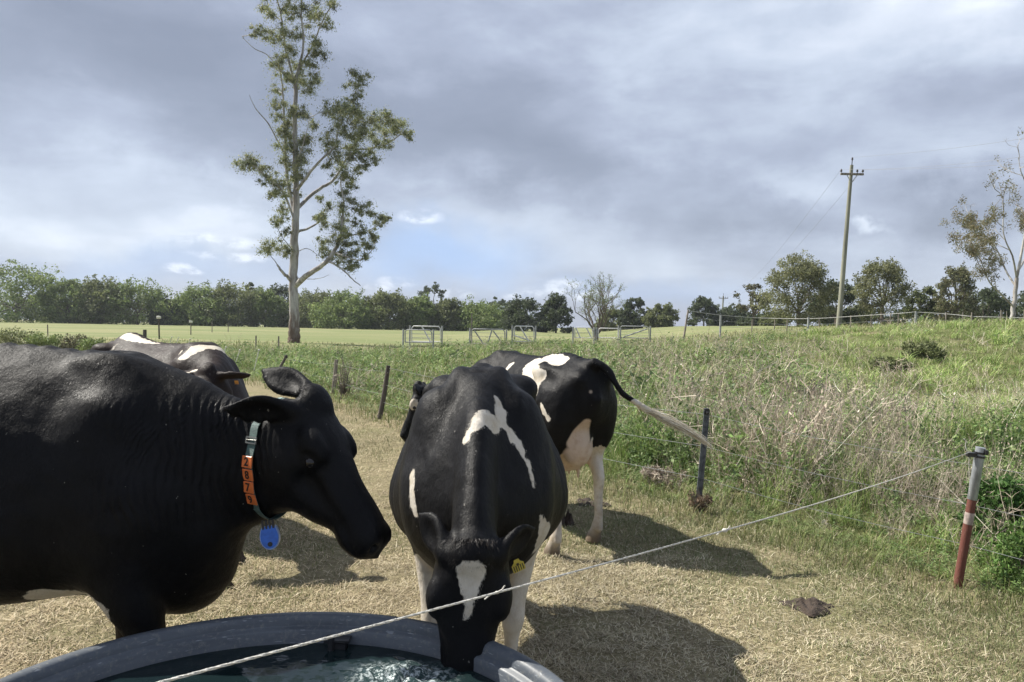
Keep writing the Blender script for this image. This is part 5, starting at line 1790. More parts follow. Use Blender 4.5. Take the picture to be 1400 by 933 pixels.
# ------------------------------------------------------------------ white stakes of a second fence on the left
STK = [(347, 508, 354, 479, 24.0), (321, 500, 328, 479, 27.0), (303, 492, 309, 475, 30.0), (255, 478, 260, 464, 38.0), (240, 474, 244, 462, 42.0), (231, 473, 235, 461, 45.0)]
WHERE = ['nearest, tallest white stake leaning right beside the horned-looking ear of the brown cow', 'white stake leaning right, second nearest behind the brown cow', 'white stake leaning right just above the white shoulder band of the brown cow',
         'thin white stake behind the middle of the brown cow\'s back', 'thin white stake next to last along the brown cow\'s back', 'farthest thin white stake near the white spine patch of the brown cow']
WHERE[0] = 'nearest and tallest white stake, leaning right beside the brown cow\'s ear'
for (x0, y0, x1, y1, Y), lb in zip(STK, WHERE):
    a = at(x0, y0, Y); b_ = at(x1, y1, Y)
    g0 = gz(a.x, a.y)
    a2 = a + (b_ - a) * ((g0 - 0.05 - a.z) / max(b_.z - a.z, 0.01))
    mb = MB(); mb.tube([a2, b_], 0.016, 8); mb.box(b_, (0.05, 0.05, 0.06), bev=0.01)
    tag(mb.build('fence_stake', mat_white_stake), lb, 'stake', 'white fence stakes behind the cows')

# posts in the open field
FP = [(198, 463, 198, 451, 40, 0.11, 'thick short dark post behind the brown cow\'s spine', None), (218, 452, 217, 435, 62, 0.07, 'dark post with a pale block on top standing in the field', 'w'),
      (261, 452, 261, 441, 75, 0.06, 'small post with a white cap in the field, right of the taller one', 'w'), (350, 471, 350, 459, 45, 0.05, 'stub post left of the tall gum tree, the farther left of two', None),
      (381, 472, 381, 460, 45, 0.05, 'stub post close to the tall gum tree trunk', None), (66, 460, 65, 444, 50, 0.04, 'thin post among the bushes at the far left', None),
      (645, 450, 645, 428, 58, 0.05, 'tall thin grey pole behind the white gates', None), (934, 460, 941, 424, 50, 0.07, 'leaning pale post at the left end of the hill fence', None),
      (290, 449, 290, 440, 85, 0.05, 'tiny post before the tree line, left one of the pair', None), (312, 449, 312, 442, 88, 0.05, 'tiny post before the tree line, right one of the pair', None)]
for (x0, y0, x1, y1, Y, r_, lb, cp) in FP:
    a = at(x0, y0, Y); b_ = at(x1, y1, Y); a.z = gz(a.x, a.y) - 0.1
    if b_.z < a.z + 0.4: b_.z = a.z + 0.6
    pst = empty('field_post', a); tag(pst, lb, 'post', 'posts standing in the field')
    mb = MB(); mb.tube([Vector((0, 0, 0)), b_ - a], [r_, r_ * 0.85], 8); mb.build('shaft', mat_darkwood if 'dark' in lb else mat_wood, pst)
    if cp:
        mb = MB(); mb.box(b_ - a + Vector((0, 0, 0.05)), (0.30, 0.22, 0.22), bev=0.03); mb.build('cap', mat_white_stake, pst, smooth=False)

# ------------------------------------------------------------------ white and grey yard gates
mat_gate = simple_mat('white_gate_tube', (0.66, 0.66, 0.64), 0.45, 0.1, 8.0)
mat_gate_grey = simple_mat('grey_gate_tube', (0.30, 0.31, 0.31), 0.5, 0.15, 8.0)


def gate(x0, y0, x1, y1, Y, label, diag=None, mat=None, bars=4, rt=0.060, skew=0.0):
    """gate standing between photo pixels (top left and bottom right) at distance Y"""
    tl = at(x0, y0, Y); tr = at(x1, y0 + (x1 - x0) * 0.02, Y + skew); bl = at(x0, y1, Y); br = at(x1, y1 + (x1 - x0) * 0.02, Y + skew)
    g0 = min(bl.z, br.z)
    root = empty('metal_gate', Vector((tl.x, tl.y, gz(tl.x, tl.y))))
    tag(root, label, 'gate', 'yard gates across the field')
    O = root.location.copy()
    loc = lambda p: p - O
    m = mat or mat_gate
    mb = MB()
    c_ = 0.12
    hx = (tr - tl).normalized()
    mb.tube([loc(bl), loc(tl) - Vector((0, 0, c_)), loc(tl) + hx * c_, loc(tr) - hx * c_, loc(tr) - Vector((0, 0, c_)), loc(br), loc(bl)], rt * 0.6, 8)
    mb.build('frame', m, root)
    for k in range(1, bars):
        f_ = k / bars
        mb = MB(); mb.tube([loc(tl.lerp(bl, f_)), loc(tr.lerp(br, f_))], 0.012, 6); mb.build('bar', mat_gate_grey, root)
    for (a_, b_) in (diag or []):
        pa = tl.lerp(tr, a_[0]).lerp(bl.lerp(br, a_[0]), a_[1]); pb_ = tl.lerp(tr, b_[0]).lerp(bl.lerp(br, b_[0]), b_[1])
        mb = MB(); mb.tube([loc(pa), loc(pb_)], rt * 0.75, 8); mb.build('brace', m, root)
    for q, dx in ((tl, -0.12), (tr, 0.12)):
        zb = gz(q.x + dx, q.y)
        mb = MB(); mb.tube([loc(Vector((q.x + dx, q.y, zb - 0.1))), loc(Vector((q.x + dx, q.y, q.z + 0.05)))], 0.055, 8); mb.build('gate_post', mat_gate_grey, root)
    return root


gate(563, 446, 602, 467, 50, 'leftmost white field gate with one steep diagonal brace', [((0.35, 0), (0.65, 1))])
gate(554, 451, 590, 468, 48, 'grey gate standing just in front of the leftmost white gate', None, mat_gate_grey, 3)
gate(645, 450, 690, 470, 50, 'dull white gate with a V shaped brace, second from the left', [((0.08, 0.1), (0.35, 1)), ((0.62, 0.0), (0.48, 1)), ((0.65, 0.1), (0.95, 1))], mat_gate_grey)
gate(703, 446, 730, 467, 51, 'bright white gate with a thick diagonal brace, middle of the row', [((0.28, 0), (0.75, 1)), ((0.0, 0.62), (1.0, 1.0))], None, 3)
gate(786, 448, 810, 462, 53, 'small white gate with two slanting braces left of the bare tree', [((0.05, 0), (0.3, 1)), ((0.65, 0), (0.95, 1))], None, 2)
gate(818, 449, 846, 462, 53, 'low white rail gate in front of the bare tree trunk', None, mat_gate, 1)
gate(848, 446, 887, 462, 54, 'rightmost gate, grey with a shallow diagonal', [((0.1, 0.95), (0.95, 0.2))], mat_gate_grey, 4)

# ------------------------------------------------------------------ fence along the hill with a sagging pale top rail
hf = empty('rail_fence', at(940, 424, 50)); H0 = hf.location.copy()
tag(hf, 'long fence with sagging pale top line and thin posts along the hill crest at right', 'fence')
RAIL = [(941, 425, 50), (985, 431, 51), (1040, 435, 52), (1105, 436, 49), (1163, 433, 47), (1240, 428, 44), (1252, 427, 44), (1300, 430, 43), (1330, 433, 42), (1372, 434, 41), (1430, 436, 40)]
mb = MB(); RP = [at(*q) for q in RAIL]; cm = catmull(np.array([tuple(p) for p in RP]), 4)
mb.tube([Vector(p) - H0 for p in cm], 0.020, 6); mb.build('top_line', simple_mat('weathered_tape', (0.40, 0.40, 0.38), 0.7), hf)
for dz in (0.38, 0.75):
    mb = MB(); mb.tube([Vector(p) - H0 - Vector((0, 0, dz)) for p in cm], 0.008, 5); mb.build('wire', mat_wire, hf)
HP = [(985, 431, 51), (1028, 437, 52), (1059, 437, 52), (1076, 437, 51), (1105, 434, 49), (1120, 436, 49), (1163, 433, 47), (1191, 432, 46), (1217, 432, 45), (1228, 433, 45), (1252, 426, 44), (1293, 435, 43), (1316, 436, 43), (1328, 434, 42), (1368, 434, 41), (1400, 434, 40)]
for i, q in enumerate(HP):
    p = at(*q); zb = gz(p.x, p.y)
    mb = MB(); rr_ = 0.07 if q[0] in (985, 1252, 1105) else 0.035
    mb.tube([Vector((p.x, p.y, zb - 0.2)) - H0, Vector((p.x + 0.02, p.y, max(p.z, zb + 0.8))) - H0], rr_, 8)
    mb.build('post', mat_gate_grey if rr_ > 0.05 else mat_wood, hf)

# ------------------------------------------------------------------ power poles and lines
mat_pole = simple_mat('green_grey_pole_timber', (0.215, 0.215, 0.165), 0.85, 0.3, 4.0, bump=0.4, stretch=(1, 1, 0.1))
mat_ins = simple_mat('brown_insulator', (0.06, 0.05, 0.05), 0.3, 0.2, 8.0)
mat_line = simple_mat('power_line', (0.26, 0.27, 0.30), 0.6, 0.1, 8.0)


def power_pole(xb, yb, xt, yt, Y, r0, r1, arm_y, arm_half, label):
    b0 = at(xb, yb, Y); t0 = at(xt, yt, Y)
    b0.z = gz(b0.x, b0.y) - 0.2
    root = empty('power_pole', b0); tag(root, label, 'power pole', 'timber power poles')
    a = t0 - b0
    mb = MB(); mb.tube([a * f_ for f_ in (0, 0.25, 0.5, 0.75, 1)], [r0 + (r1 - r0) * f_ for f_ in (0, 0.25, 0.5, 0.75, 1)], 16); mb.build('shaft', mat_pole, root)
    ac = at(xt - (arm_y - yt) * 0.08, arm_y, Y) - b0
    ac = a * ((ac.z) / a.z)
    hx = Vector((1, 0.12, 0.0)).normalized()
    mb = MB(); mb.box(ac + Vector((0, -r1 - 0.05, 0)), (arm_half * 2, 0.11, 0.14), bev=0.015); mb.build('crossarm', mat_wood, root, smooth=False)
    mb = MB()
    for s in (-1, 1): mb.tube([ac + Vector((s * arm_half * 0.45, -r1 - 0.05, -0.05)), ac + Vector((0, -r1, -0.55))], 0.025, 6)
    mb.build('arm_brace', mat_gate_grey, root)
    tops = []
    for dx in (-arm_half * 0.93, arm_half * 0.93, arm_half * 0.45):
        q = ac + Vector((dx, -r1 - 0.05, 0.07))
        mb = MB(); mb.lathe([(0.02, 0), (0.02, 0.06), (0.06, 0.08), (0.075, 0.12), (0.045, 0.14), (0.065, 0.18), (0.035, 0.24), (0, 0.25)], c=q, n=12); mb.build('insulator', mat_ins, root)
        tops.append(b0 + q + Vector((0, 0, 0.22)))
    mb = MB(); mb.tube([a * 0.985, a * 1.0 + Vector((0.03, 0, 0.35))], 0.03, 8); mb.lathe([(0.03, 0), (0.07, 0.04), (0.05, 0.1), (0.06, 0.14), (0, 0.2)], c=a + Vector((0.03, 0, 0.32)), n=12); mb.build('insulator', mat_ins, root)
    tops.append(b0 + a + Vector((0.03, 0, 0.5)))
    return tops


t1 = power_pole(1146, 457, 1164.5, 226, 50, 0.175, 0.105, 239, 0.75, 'tall timber power pole leaning slightly right, standing up from the hill at right')
t2 = power_pole(986, 458, 989, 405, 150, 0.17, 0.13, 408, 0.9, 'small distant power pole above the dark trees')
for i, (p, (ex, ey)) in enumerate(zip([t1[0], t1[1], t1[3]], [(1400, 208), (1400, 199), (1400, 174)])):
    q = at(ex, ey, 34.0); q2 = p + (q - p) * 2.0
    mb = MB()
    mb.tube([p.lerp(q2, k / 16) - Vector((0, 0, 0.5 * math.sin(math.pi * k / 16))) for k in range(17)], 0.0075, 5)
    tag(mb.build('power_line', mat_line), ['lowest thin line running from the crossarm to the upper right', 'middle thin line running from the crossarm to the upper right', 'top thin line running from the pole tip to the upper right'][i], 'power line', 'overhead power lines')
for i, (p, q) in enumerate(zip([t1[0], t1[1]], [t2[0], t2[1]])):
    mb = MB(); mb.tube([p.lerp(q, k / 16) - Vector((0, 0, 2.2 * math.sin(math.pi * k / 16))) for k in range(17)], 0.008, 5)
    tag(mb.build('power_line', mat_line), ['thin line drooping left from the tall pole to the distant one, the left strand', 'thin line drooping left from the tall pole to the distant one, the right strand'][i], 'power line', 'overhead power lines')

# ------------------------------------------------------------------ dung, sticks and stones
mat_dung = simple_mat('dung', (0.055, 0.038, 0.027), 0.9, 0.4, 30.0, bump=0.8, col2=(0.035, 0.025, 0.018))
mat_stone = simple_mat('pale_stone', (0.42, 0.38, 0.32), 0.85, 0.3, 20.0, bump=0.5)


def lump(px, py, Y, rx, ry, h, name, mat, label, cat, group, n=40):
    p = at(px, py, Y); z = gz(p.x, p.y)
    vs = []; rings = 14
    for i in range(rings + 1):
        f_ = i / rings
        for k in range(n):
            an = 2 * math.pi * k / n
            rr_ = f_ * (1 + 0.22 * math.sin(3 * an + px) + 0.12 * math.sin(7 * an + py) + 0.07 * math.sin(13 * an))
            x_, y_ = rx * rr_ * math.cos(an), ry * rr_ * math.sin(an)
            hz = h * (1 - f_ ** 3) * (0.25 + 1.5 * float(vnoise(x_ + px, y_ + py, 0.032, 3))) + 0.35 * h * (float(vnoise(x_ + px, y_ + py, 0.012, 5)) - 0.45)
            vs.append((x_, y_, hz - 0.01 * f_))
    fs = [(i * n + k, (i + 1) * n + k, (i + 1) * n + (k + 1) % n, i * n + (k + 1) % n) for i in range(rings) for k in range(n)]
    mb = MB(); mb.add(vs, fs)
    o = mb.build(name, mat); o.location = (p.x, p.y, z + 0.004)
    tag(o, label, cat, group)
    return o


def ground_Y(px, py):
    d = _f + _r * ((px - CX) / F_PX) + _u * ((CY - py) / F_PX)
    return CAM_H * d.y / -d.z


for (px, py, rx, ry, h, lb) in [(1106, 831, 0.14, 0.11, 0.026, 'dark brown cow pat on the grass right of the tank'), (315, 770, 0.09, 0.10, 0.06, 'dark brown dung lump below the blue pendant, the upper one'),
                                (296, 806, 0.085, 0.06, 0.05, 'brown dung lump left of the tank rim under the black cow\'s chin'), (806, 688, 0.16, 0.14, 0.03, 'flat brown cow pat beyond the rear cow\'s white leg'),
                                (768, 716, 0.085, 0.11, 0.11, 'rounded brown clod right behind the drinking cow\'s belly'), (1062, 893, 0.0, 0.0, 0.0, '')]:
    if rx: lump(px, py, ground_Y(px, py), rx, ry, h, 'dung_pat', mat_dung, lb, 'dung', 'cow dung lying on the paddock')
for (px, py, rx, lb) in [(1128, 718, 0.05, 'small pale stone at the foot of the weeds under the rope'), (600, 590, 0.06, 'pale stone on the dry ground at the weeds\' edge left of the drinking cow'), (1010, 705, 0.035, 'little pale stone near the rope knot')]:
    lump(px, py, ground_Y(px, py), rx, rx * 0.8, rx * 0.8, 'stone', mat_stone, lb, 'stone', 'pale stones on the grass', 14)


# ------------------------------------------------------------------ trees
def bark_mat(name, c1, c2, scale=3.0, streak=0.15):
    m, nt, b, out = new_mat(name)
    oc = nt.node('ShaderNodeTexCoord').outputs['Object']
    v = nt.mapping(oc, scale=(1, 1, streak))
    n = nt.noise(v, scale, 6.0, 0.65)
    n2 = nt.noise(oc, scale * 6, 4.0)
    c = nt.mix(nt.smooth(n, 0.42, 0.60), c1, c2)
    c = nt.mix(nt.math('MULTIPLY', nt.smooth(n2, 0.5, 0.7), 0.3), c, tuple(q * 0.6 for q in c2))
    nt.link(c, b.inputs['Base Color'])
    b.inputs['Roughness'].default_value = 0.85
    b.inputs['Specular IOR Level'].default_value = 0.2
    nt.link(nt.bump(n, 0.5, 0.05), b.inputs['Normal'])
    return m


BARK_GUM = bark_mat('pale_gum_bark', (0.47, 0.455, 0.43), (0.25, 0.225, 0.20), 2.2, 0.18)
BARK_TALL = bark_mat('tall_gum_bark', (0.44, 0.43, 0.41), (0.22, 0.20, 0.185), 2.6, 0.16)
nt = NT(BARK_TALL.node_tree)
_b = [q for q in BARK_TALL.node_tree.nodes if q.type == 'BSDF_PRINCIPLED'][0]
_src = _b.inputs['Base Color'].links[0].from_socket
_oc = nt.node('ShaderNodeTexCoord').outputs['Object']
_sp = nt.node('ShaderNodeSeparateXYZ'); nt.link(_oc, _sp.inputs[0])
_nn = nt.noise(nt.mapping(_oc, scale=(1, 1, 0.25)), 2.2, 5.0, 0.65)
_zz = nt.math('ADD', _sp.outputs[2], nt.math('MULTIPLY', nt.math('SUBTRACT', _nn, 0.5), 7.0))
nt.link(nt.mix(nt.smooth(_zz, 0.6, 2.6), (0.115, 0.080, 0.060), _src), _b.inputs['Base Color'])
BARK_GREY = bark_mat('grey_bark', (0.17, 0.145, 0.12), (0.09, 0.075, 0.06), 4.0, 0.2)
MAT_TREELEAF = leaf_mat('tree_leaves', 0.44, 0.55)


def leaf_cloud(C, Rr, per, size, cols, aspect=0.5, hang=0.0, shell=0.45, tone=0.25):
    """leaves in clumps: C (k,3) centres, Rr (k,3) radii, per = leaves per clump (k,)"""
    idx = np.repeat(np.arange(len(C)), per)
    n = len(idx)
    d = rdir(n)
    rad = (shell + (1 - shell) * RNG.random(n)) ** 0.7 if shell >= 0 else np.abs(RNG.normal(size=n)) * 0.62
    P = C[idx] + d * Rr[idx] * (rad * RNG.uniform(0.85, 1.12, n))[:, None]
    a = rdir(n)
    a[:, 2] -= hang
    a /= np.linalg.norm(a, axis=1)[:, None]
    b_ = np.cross(a, d + rdir(n) * 0.8)
    b_ /= np.linalg.norm(b_, axis=1)[:, None] + 1e-9
    s = size * RNG.uniform(0.6, 1.35, n)
    V, Q = quads(P, a * (s * 0.5)[:, None], b_ * (s * 0.5 * aspect)[:, None])
    ct = 1 + (RNG.random(len(C)) - 0.5) * 2 * tone
    col = pick(cols, n, 0.18) * ct[idx][:, None]
    return V, Q, np.repeat(np.clip(col, 0.004, 0.6), 4, 0)


def limb(mb, a, b, r0, r1, wob=0.12, n=5, sides=7):
    a = np.array(a, float); b = np.array(b, float)
    L = np.linalg.norm(b - a)
    pts = []
    off = np.zeros(3)
    for k in range(n + 1):
        t = k / n
        if 0 < k < n: off = off * 0.5 + RNG.normal(size=3) * wob * L / n * 0.6
        pts.append(a + (b - a) * t + (off if 0 < k < n else 0) + np.array([0, 0, 1]) * math.sin(math.pi * t) * L * 0.04)
    mb.tube([Vector(p) for p in pts], [r0 + (r1 - r0) * (k / n) for k in range(n + 1)], sides)
    return pts


def bush_tree(name, label, cat, px, top_y, half_px, Y, cols, group, low=0.0, nclump=42, per=130, leaf=0.34, aspect=0.55, trunk_h=0.25, dens=1.0, base_x=None, flat=0.75, tone=0.22, gappy=0.0, cone=False, sx=1.0):
    """round or spreading tree whose crown spans the given photo outline at its real distance"""
    base = at(base_x or px, 450, Y); bz = gz(base.x, base.y)
    top = at(px, top_y, Y)
    Ht = top.z - bz
    rad = half_px / F_PX * Y * sx
    root = empty(name, (base.x, base.y, bz)); tag(root, label, cat, group)
    cx = top.x - base.x
    crown_lo = Ht * low
    k = nclump
    u = RNG.random(k); th = RNG.uniform(0, 6.28, k)
    zf = RNG.random(k) ** 0.85
    if cone: prof = np.interp(zf, [0, 0.2, 0.6, 1], [0.9, 1.0, 0.72, 0.18])
    else: prof = np.interp(zf, [0, 0.25, 0.55, 0.8, 1.0], [0.80, 1.0, 0.98, 0.72, 0.30])
    rr_ = np.sqrt(0.25 + 0.75 * u) * prof * rad * (1 - 0.25 * gappy)
    cr = (0.20 + 0.14 * RNG.random(k)) * rad * (1 - 0.35 * gappy)
    C = np.stack([cx * (0.3 + 0.7 * zf) + rr_ * np.cos(th), rr_ * np.sin(th) * 0.8, crown_lo + (Ht - crown_lo) * (0.04 + 0.90 * zf) - cr * 0.5], -1)
    C[:, 2] = np.maximum(C[:, 2], cr * 0.5)
    Rr = np.stack([cr, cr, cr * flat], -1)
    pers = np.full(k, int(per * dens))
    V, Q, col = leaf_cloud(C, Rr, pers, leaf, cols, aspect, 0.2, 0.1, tone)
    # sprays that break up the outline
    m = int(k * 1.6)
    sel = RNG.integers(0, k, m)
    C2 = C[sel] + rdir(m, 0.5) * (cr[sel] * 1.05)[:, None]
    V2, Q2, col2 = leaf_cloud(C2, np.repeat((cr[sel] * 0.38)[:, None], 3, 1), np.full(m, int(per * dens * 0.14) + 3), leaf * 0.85, cols, aspect, 0.0, 0.1, tone)
    me = np_mesh('crown', np.vstack([V, V2]), np.vstack([Q, Q2 + len(V)]), False, colors={'tint': np.vstack([col, col2])})
    link('crown', me, MAT_TREELEAF, root)
    mb = MB()
    th_ = Ht * trunk_h
    r0 = max(0.10, Ht * 0.028)
    limb(mb, (0, 0, -0.3), (cx * 0.15, 0, th_), r0, r0 * 0.75, 0.05, 4, 9)
    for i in RNG.choice(k, min(k, 16), replace=False):
        limb(mb, (cx * 0.15, 0, th_ * RNG.uniform(0.75, 1.0)), C[i] - np.array([0, 0, cr[i] * 0.2]), r0 * 0.42, 0.02, 0.22, 5, 5)
    mb.build('trunk', BARK_GREY, root)
    return root


MIDG = [(0.18, 0.24, 0.080), (0.21, 0.27, 0.095), (0.145, 0.20, 0.065), (0.24, 0.285, 0.105)]
OLIVE = [(0.17, 0.195, 0.080), (0.20, 0.22, 0.098), (0.135, 0.16, 0.065)]
DARK = [(0.080, 0.105, 0.050), (0.100, 0.125, 0.060), (0.062, 0.082, 0.042)]
GREY = [(0.12, 0.125, 0.065), (0.15, 0.145, 0.08), (0.09, 0.10, 0.055), (0.17, 0.145, 0.085)]
HILL = [(0.19, 0.205, 0.10), (0.23, 0.24, 0.12), (0.155, 0.17, 0.085), (0.26, 0.26, 0.14)]
grpL = 'trees of the long tree line behind the field'
ORD = ['first', 'second', 'third', 'fourth', 'fifth', 'sixth', 'seventh', 'eighth', 'ninth', 'tenth', 'eleventh', 'twelfth', 'thirteenth', 'fourteenth', 'fifteenth', 'sixteenth']
LINE = [(22, 357, 52, MIDG, 'tall round green'), (95, 380, 32, MIDG, 'paler green'), (138, 378, 38, OLIVE, 'olive green'), (188, 384, 42, MIDG, 'broad green'), (232, 406, 20, DARK, 'low dark'),
        (276, 388, 36, MIDG, 'bright rounded'), (322, 386, 38, OLIVE, 'olive domed'), (362, 394, 26, MIDG, 'narrow green'), (432, 396, 34, OLIVE, 'green'), (472, 396, 36, MIDG, 'wide green'),
        (530, 393, 30, OLIVE, 'peaked green'), (572, 402, 26, MIDG, 'small green'), (612, 408, 24, OLIVE, 'low olive'), (655, 410, 36, MIDG, 'wide bright green')]
for i, (px, ty, hw, cols, ds) in enumerate(LINE):
    bush_tree('tree', '%s tree, %s from the left in the far tree line' % (ds, ORD[i]), 'tree', px, ty, hw, 128 + (i * 37 % 9), cols, grpL, low=0.0, nclump=75, per=120, leaf=0.40, sx=1.25)
# darker trees standing behind the gaps
for i, (px, ty, hw) in enumerate([(58, 398, 42), (120, 400, 40), (210, 404, 44), (250, 408, 40), (300, 402, 44), (385, 389, 30), (405, 402, 40), (452, 404, 40), (500, 404, 44), (552, 408, 40), (590, 412, 40), (630, 414, 40), (690, 410, 40)]):
    bush_tree('tree', 'dark green tree filling the gap behind the far tree line, %s from the left' % ORD[i], 'tree', px, ty, hw, 146 + (i * 5 % 7), DARK, 'dark trees behind the far tree line', low=0.0, nclump=36, per=80, leaf=0.5)
# tall gum crowns beyond
for (px, ty, hw, Y, lb) in [(592, 387, 26, 175, 'distant gum tree with flat dark top rising over the tree line centre'), (342, 384, 9, 165, 'small dark treetop poking above the tree line left of the big gum'), (680, 404, 14, 165, 'small dark crown above the tree line right of centre')]:
    bush_tree('gum_tree', lb, 'tree', px, ty, hw, Y, DARK, None, low=0.45, nclump=18, per=90, leaf=0.5, gappy=0.6, flat=0.6)
# dark casuarinas in the middle and right distance
for i, (px, ty, hw, Y, cn_, lb) in enumerate([(716, 406, 32, 112, DARK, 'dark broad tree left of the bare tree'), (760, 401, 30, 110, DARK, 'dark dense tree directly behind the bare tree\'s left branches'), (868, 404, 20, 115, DARK, 'dark domed tree right of the bare tree'),
        (838, 422, 28, 118, OLIVE, 'low green tree behind the bare tree trunk'), (905, 414, 24, 112, OLIVE, 'small loose green tree between the bare tree and the leaning post'), (962, 404, 26, 118, DARK, 'dark pointed tree around the small power pole'),
        (1005, 416, 30, 120, DARK, 'low dark tree right of the small power pole'), (1040, 428, 26, 95, DARK, 'low dark tree under the spreading gum on the hill')]):
    bush_tree('tree', lb, 'tree', px, ty, hw, Y, cn_, 'trees between the gates and the hill', low=0.0, nclump=46, per=110, leaf=0.36, cone=(i in (1, 5)))
# hill trees on the right
bush_tree('tree', 'large green tree with a rising top, just left of the tall power pole', 'tree', 1088, 343, 58, 62, HILL, None, low=0.10, nclump=120, per=110, leaf=0.17, base_x=1092, trunk_h=0.22, gappy=0.6)
bush_tree('tree', 'dark green tree directly behind the tall power pole', 'tree', 1143, 380, 34, 70, DARK, None, low=0.1, nclump=40, per=120, leaf=0.24)
bush_tree('gum_tree', 'thin spreading gum at the left foot of the large hill tree', 'tree', 1030, 386, 27, 80, GREY, None, low=0.4, nclump=26, per=60, leaf=0.26, gappy=0.6)
bush_tree('tree', 'round crowned green tree on a clear trunk right of the tall power pole', 'tree', 1206, 351, 46, 60, HILL, None, low=0.22, nclump=110, per=85, leaf=0.16, trunk_h=0.34, gappy=0.7)
bush_tree('tree', 'low grey-green bush tree between the round tree and the pale tree', 'tree', 1262, 388, 28, 66, OLIVE + DARK, None, low=0.02, nclump=40, per=100, leaf=0.22, gappy=0.3)
bush_tree('tree', 'tall pale olive tree left of the bare-limbed gum at the right edge', 'tree', 1308, 359, 36, 64, HILL + GREY, None, low=0.08, nclump=90, per=85, leaf=0.17, gappy=0.7)
for i, (px, ty, hw) in enumerate([(1062, 424, 22), (1120, 418, 26), (1160, 420, 24), (1178, 414, 22), (1235, 416, 24), (1282, 408, 26), (1330, 412, 26), (1368, 408, 24), (1404, 404, 30)]):
    bush_tree('bush', 'low scrubby bush filling the skyline behind the hill fence, %s from the left' % ORD[i], 'bush', px, ty, hw, 78 + i % 3, [OLIVE, DARK, GREY][i % 3], 'scrub behind the hill fence', low=0.0, nclump=30, per=80, leaf=0.24, sx=1.2)
bush_tree('tree', 'dark bushy tree behind the trunk of the right edge gum', 'tree', 1345, 392, 36, 72, DARK, None, low=0.0, nclump=44, per=110, leaf=0.25)
bush_tree('tree', 'dark tree reaching past the right edge of the photo', 'tree', 1425, 385, 40, 74, DARK, None, low=0.0, nclump=44, per=110, leaf=0.25)


def branching(mb, p, d, L, r, depth, tips, spread=0.55, up=0.12, shrink=0.74, sides=6, kids=(2, 3)):
    p = np.array(p, float); d = np.array(d, float); d /= np.linalg.norm(d)
    n = 4
    pts = [p]
    for k in range(n):
        d = d + RNG.normal(size=3) * 0.12 + np.array([0, 0, up * 0.3]); d /= np.linalg.norm(d)
        pts.append(pts[-1] + d * L / n)
    r1 = r * 0.72
    mb.tube([Vector(q) for q in pts], [r + (r1 - r) * k / n for k in range(n + 1)], sides if depth > 2 else 4, cap=(depth <= 0))
    if depth <= 0:
        tips.append(pts[-1]); return
    if depth <= 2: tips.append(pts[-1])
    for k in range(int(RNG.integers(kids[0], kids[1] + 1))):
        nd = d + RNG.normal(size=3) * spread + np.array([0, 0, up]); nd /= np.linalg.norm(nd)
        branching(mb, pts[-1], nd, L * shrink * RNG.uniform(0.75, 1.15), r1 * RNG.uniform(0.65, 0.9), depth - 1, tips, spread, up, shrink, sides, kids)
    if depth >= 2 and RNG.random() < 0.7:
        nd = d + RNG.normal(size=3) * spread * 1.3; nd /= np.linalg.norm(nd)
        branching(mb, pts[2], nd, L * shrink * 0.8, r1 * 0.5, depth - 2, tips, spread, up, shrink, sides, kids)


# nearly bare tree beyond the gates
bp = at(815, 462, 60); bz = gz(bp.x, bp.y)
bt = empty('bare_tree', (bp.x, bp.y, bz)); tag(bt, 'nearly leafless tree with fanned thin branches behind the right gates', 'tree')
mb = MB(); tips = []
for (dx, L) in ((-0.85, 1.42), (-0.25, 1.2), (0.40, 1.45), (0.85, 1.3), (0.15, 1.45)):
    branching(mb, (0, 0, 0.5), (dx, RNG.normal() * 0.25, 0.95), L, 0.095, 5, tips, 0.36, 0.10, 0.76, 5)
mb.tube([Vector((0, 0, -0.2)), Vector((0, 0, 0.3)), Vector((0.0, 0, 0.6))], [0.22, 0.18, 0.14], 9)
mb.build('trunk', BARK_GREY, bt)
tp_ = np.array(tips)
V, Q, col = leaf_cloud(tp_, np.full((len(tp_), 3), 0.16), np.full(len(tp_), 4), 0.085, MIDG + OLIVE, 0.5)
link('crown', np_mesh('crown', V, Q, False, colors={'tint': col}), MAT_TREELEAF, bt)

# bare-limbed gum at the right edge
bp = at(1381, 450, 48); bz = gz(bp.x, bp.y)
gt = empty('gum_tree', (bp.x, bp.y, bz)); tag(gt, 'thin pale-limbed gum with sparse brown leaves at the right edge on the hill', 'tree')
GL = lambda px, py, dy=0.0: np.array(at(px, py, 48 + dy)) - np.array(gt.location)
mb = MB()
def limbpx(mb, pts, r0, r1, sides=8, Y0=48, org=None):
    P = [np.array(at(q[0], q[1], Y0 + (q[2] if len(q) > 2 else 0))) - org for q in pts]
    C_ = catmull(np.array(P), 4)
    C_[1:-1] += RNG.normal(size=(len(C_) - 2, 3)) * min(r1, 0.06) * 0.4
    mb.tube([Vector(c_) for c_ in C_], list(np.linspace(r0, r1, len(C_))), sides)
    return C_
org = np.array(gt.location)
paths = []
paths.append(limbpx(mb, [(1381, 455), (1384, 430), (1388, 405), (1390, 380)], 0.15, 0.11, 10, 48, org))
paths.append(limbpx(mb, [(1390, 380), (1396, 350), (1402, 310), (1404, 260), (1396, 235), (1392, 215)], 0.085, 0.015, 8, 48, org))
paths.append(limbpx(mb, [(1389, 392), (1375, 370, 0.6), (1362, 340, 1), (1345, 320, 1.2), (1325, 300, 1.5)], 0.065, 0.015, 7, 48, org))
paths.append(limbpx(mb, [(1386, 420), (1368, 402, -1), (1352, 385, -1.6), (1340, 355, -2), (1318, 335, -2)], 0.065, 0.015, 7, 48, org))
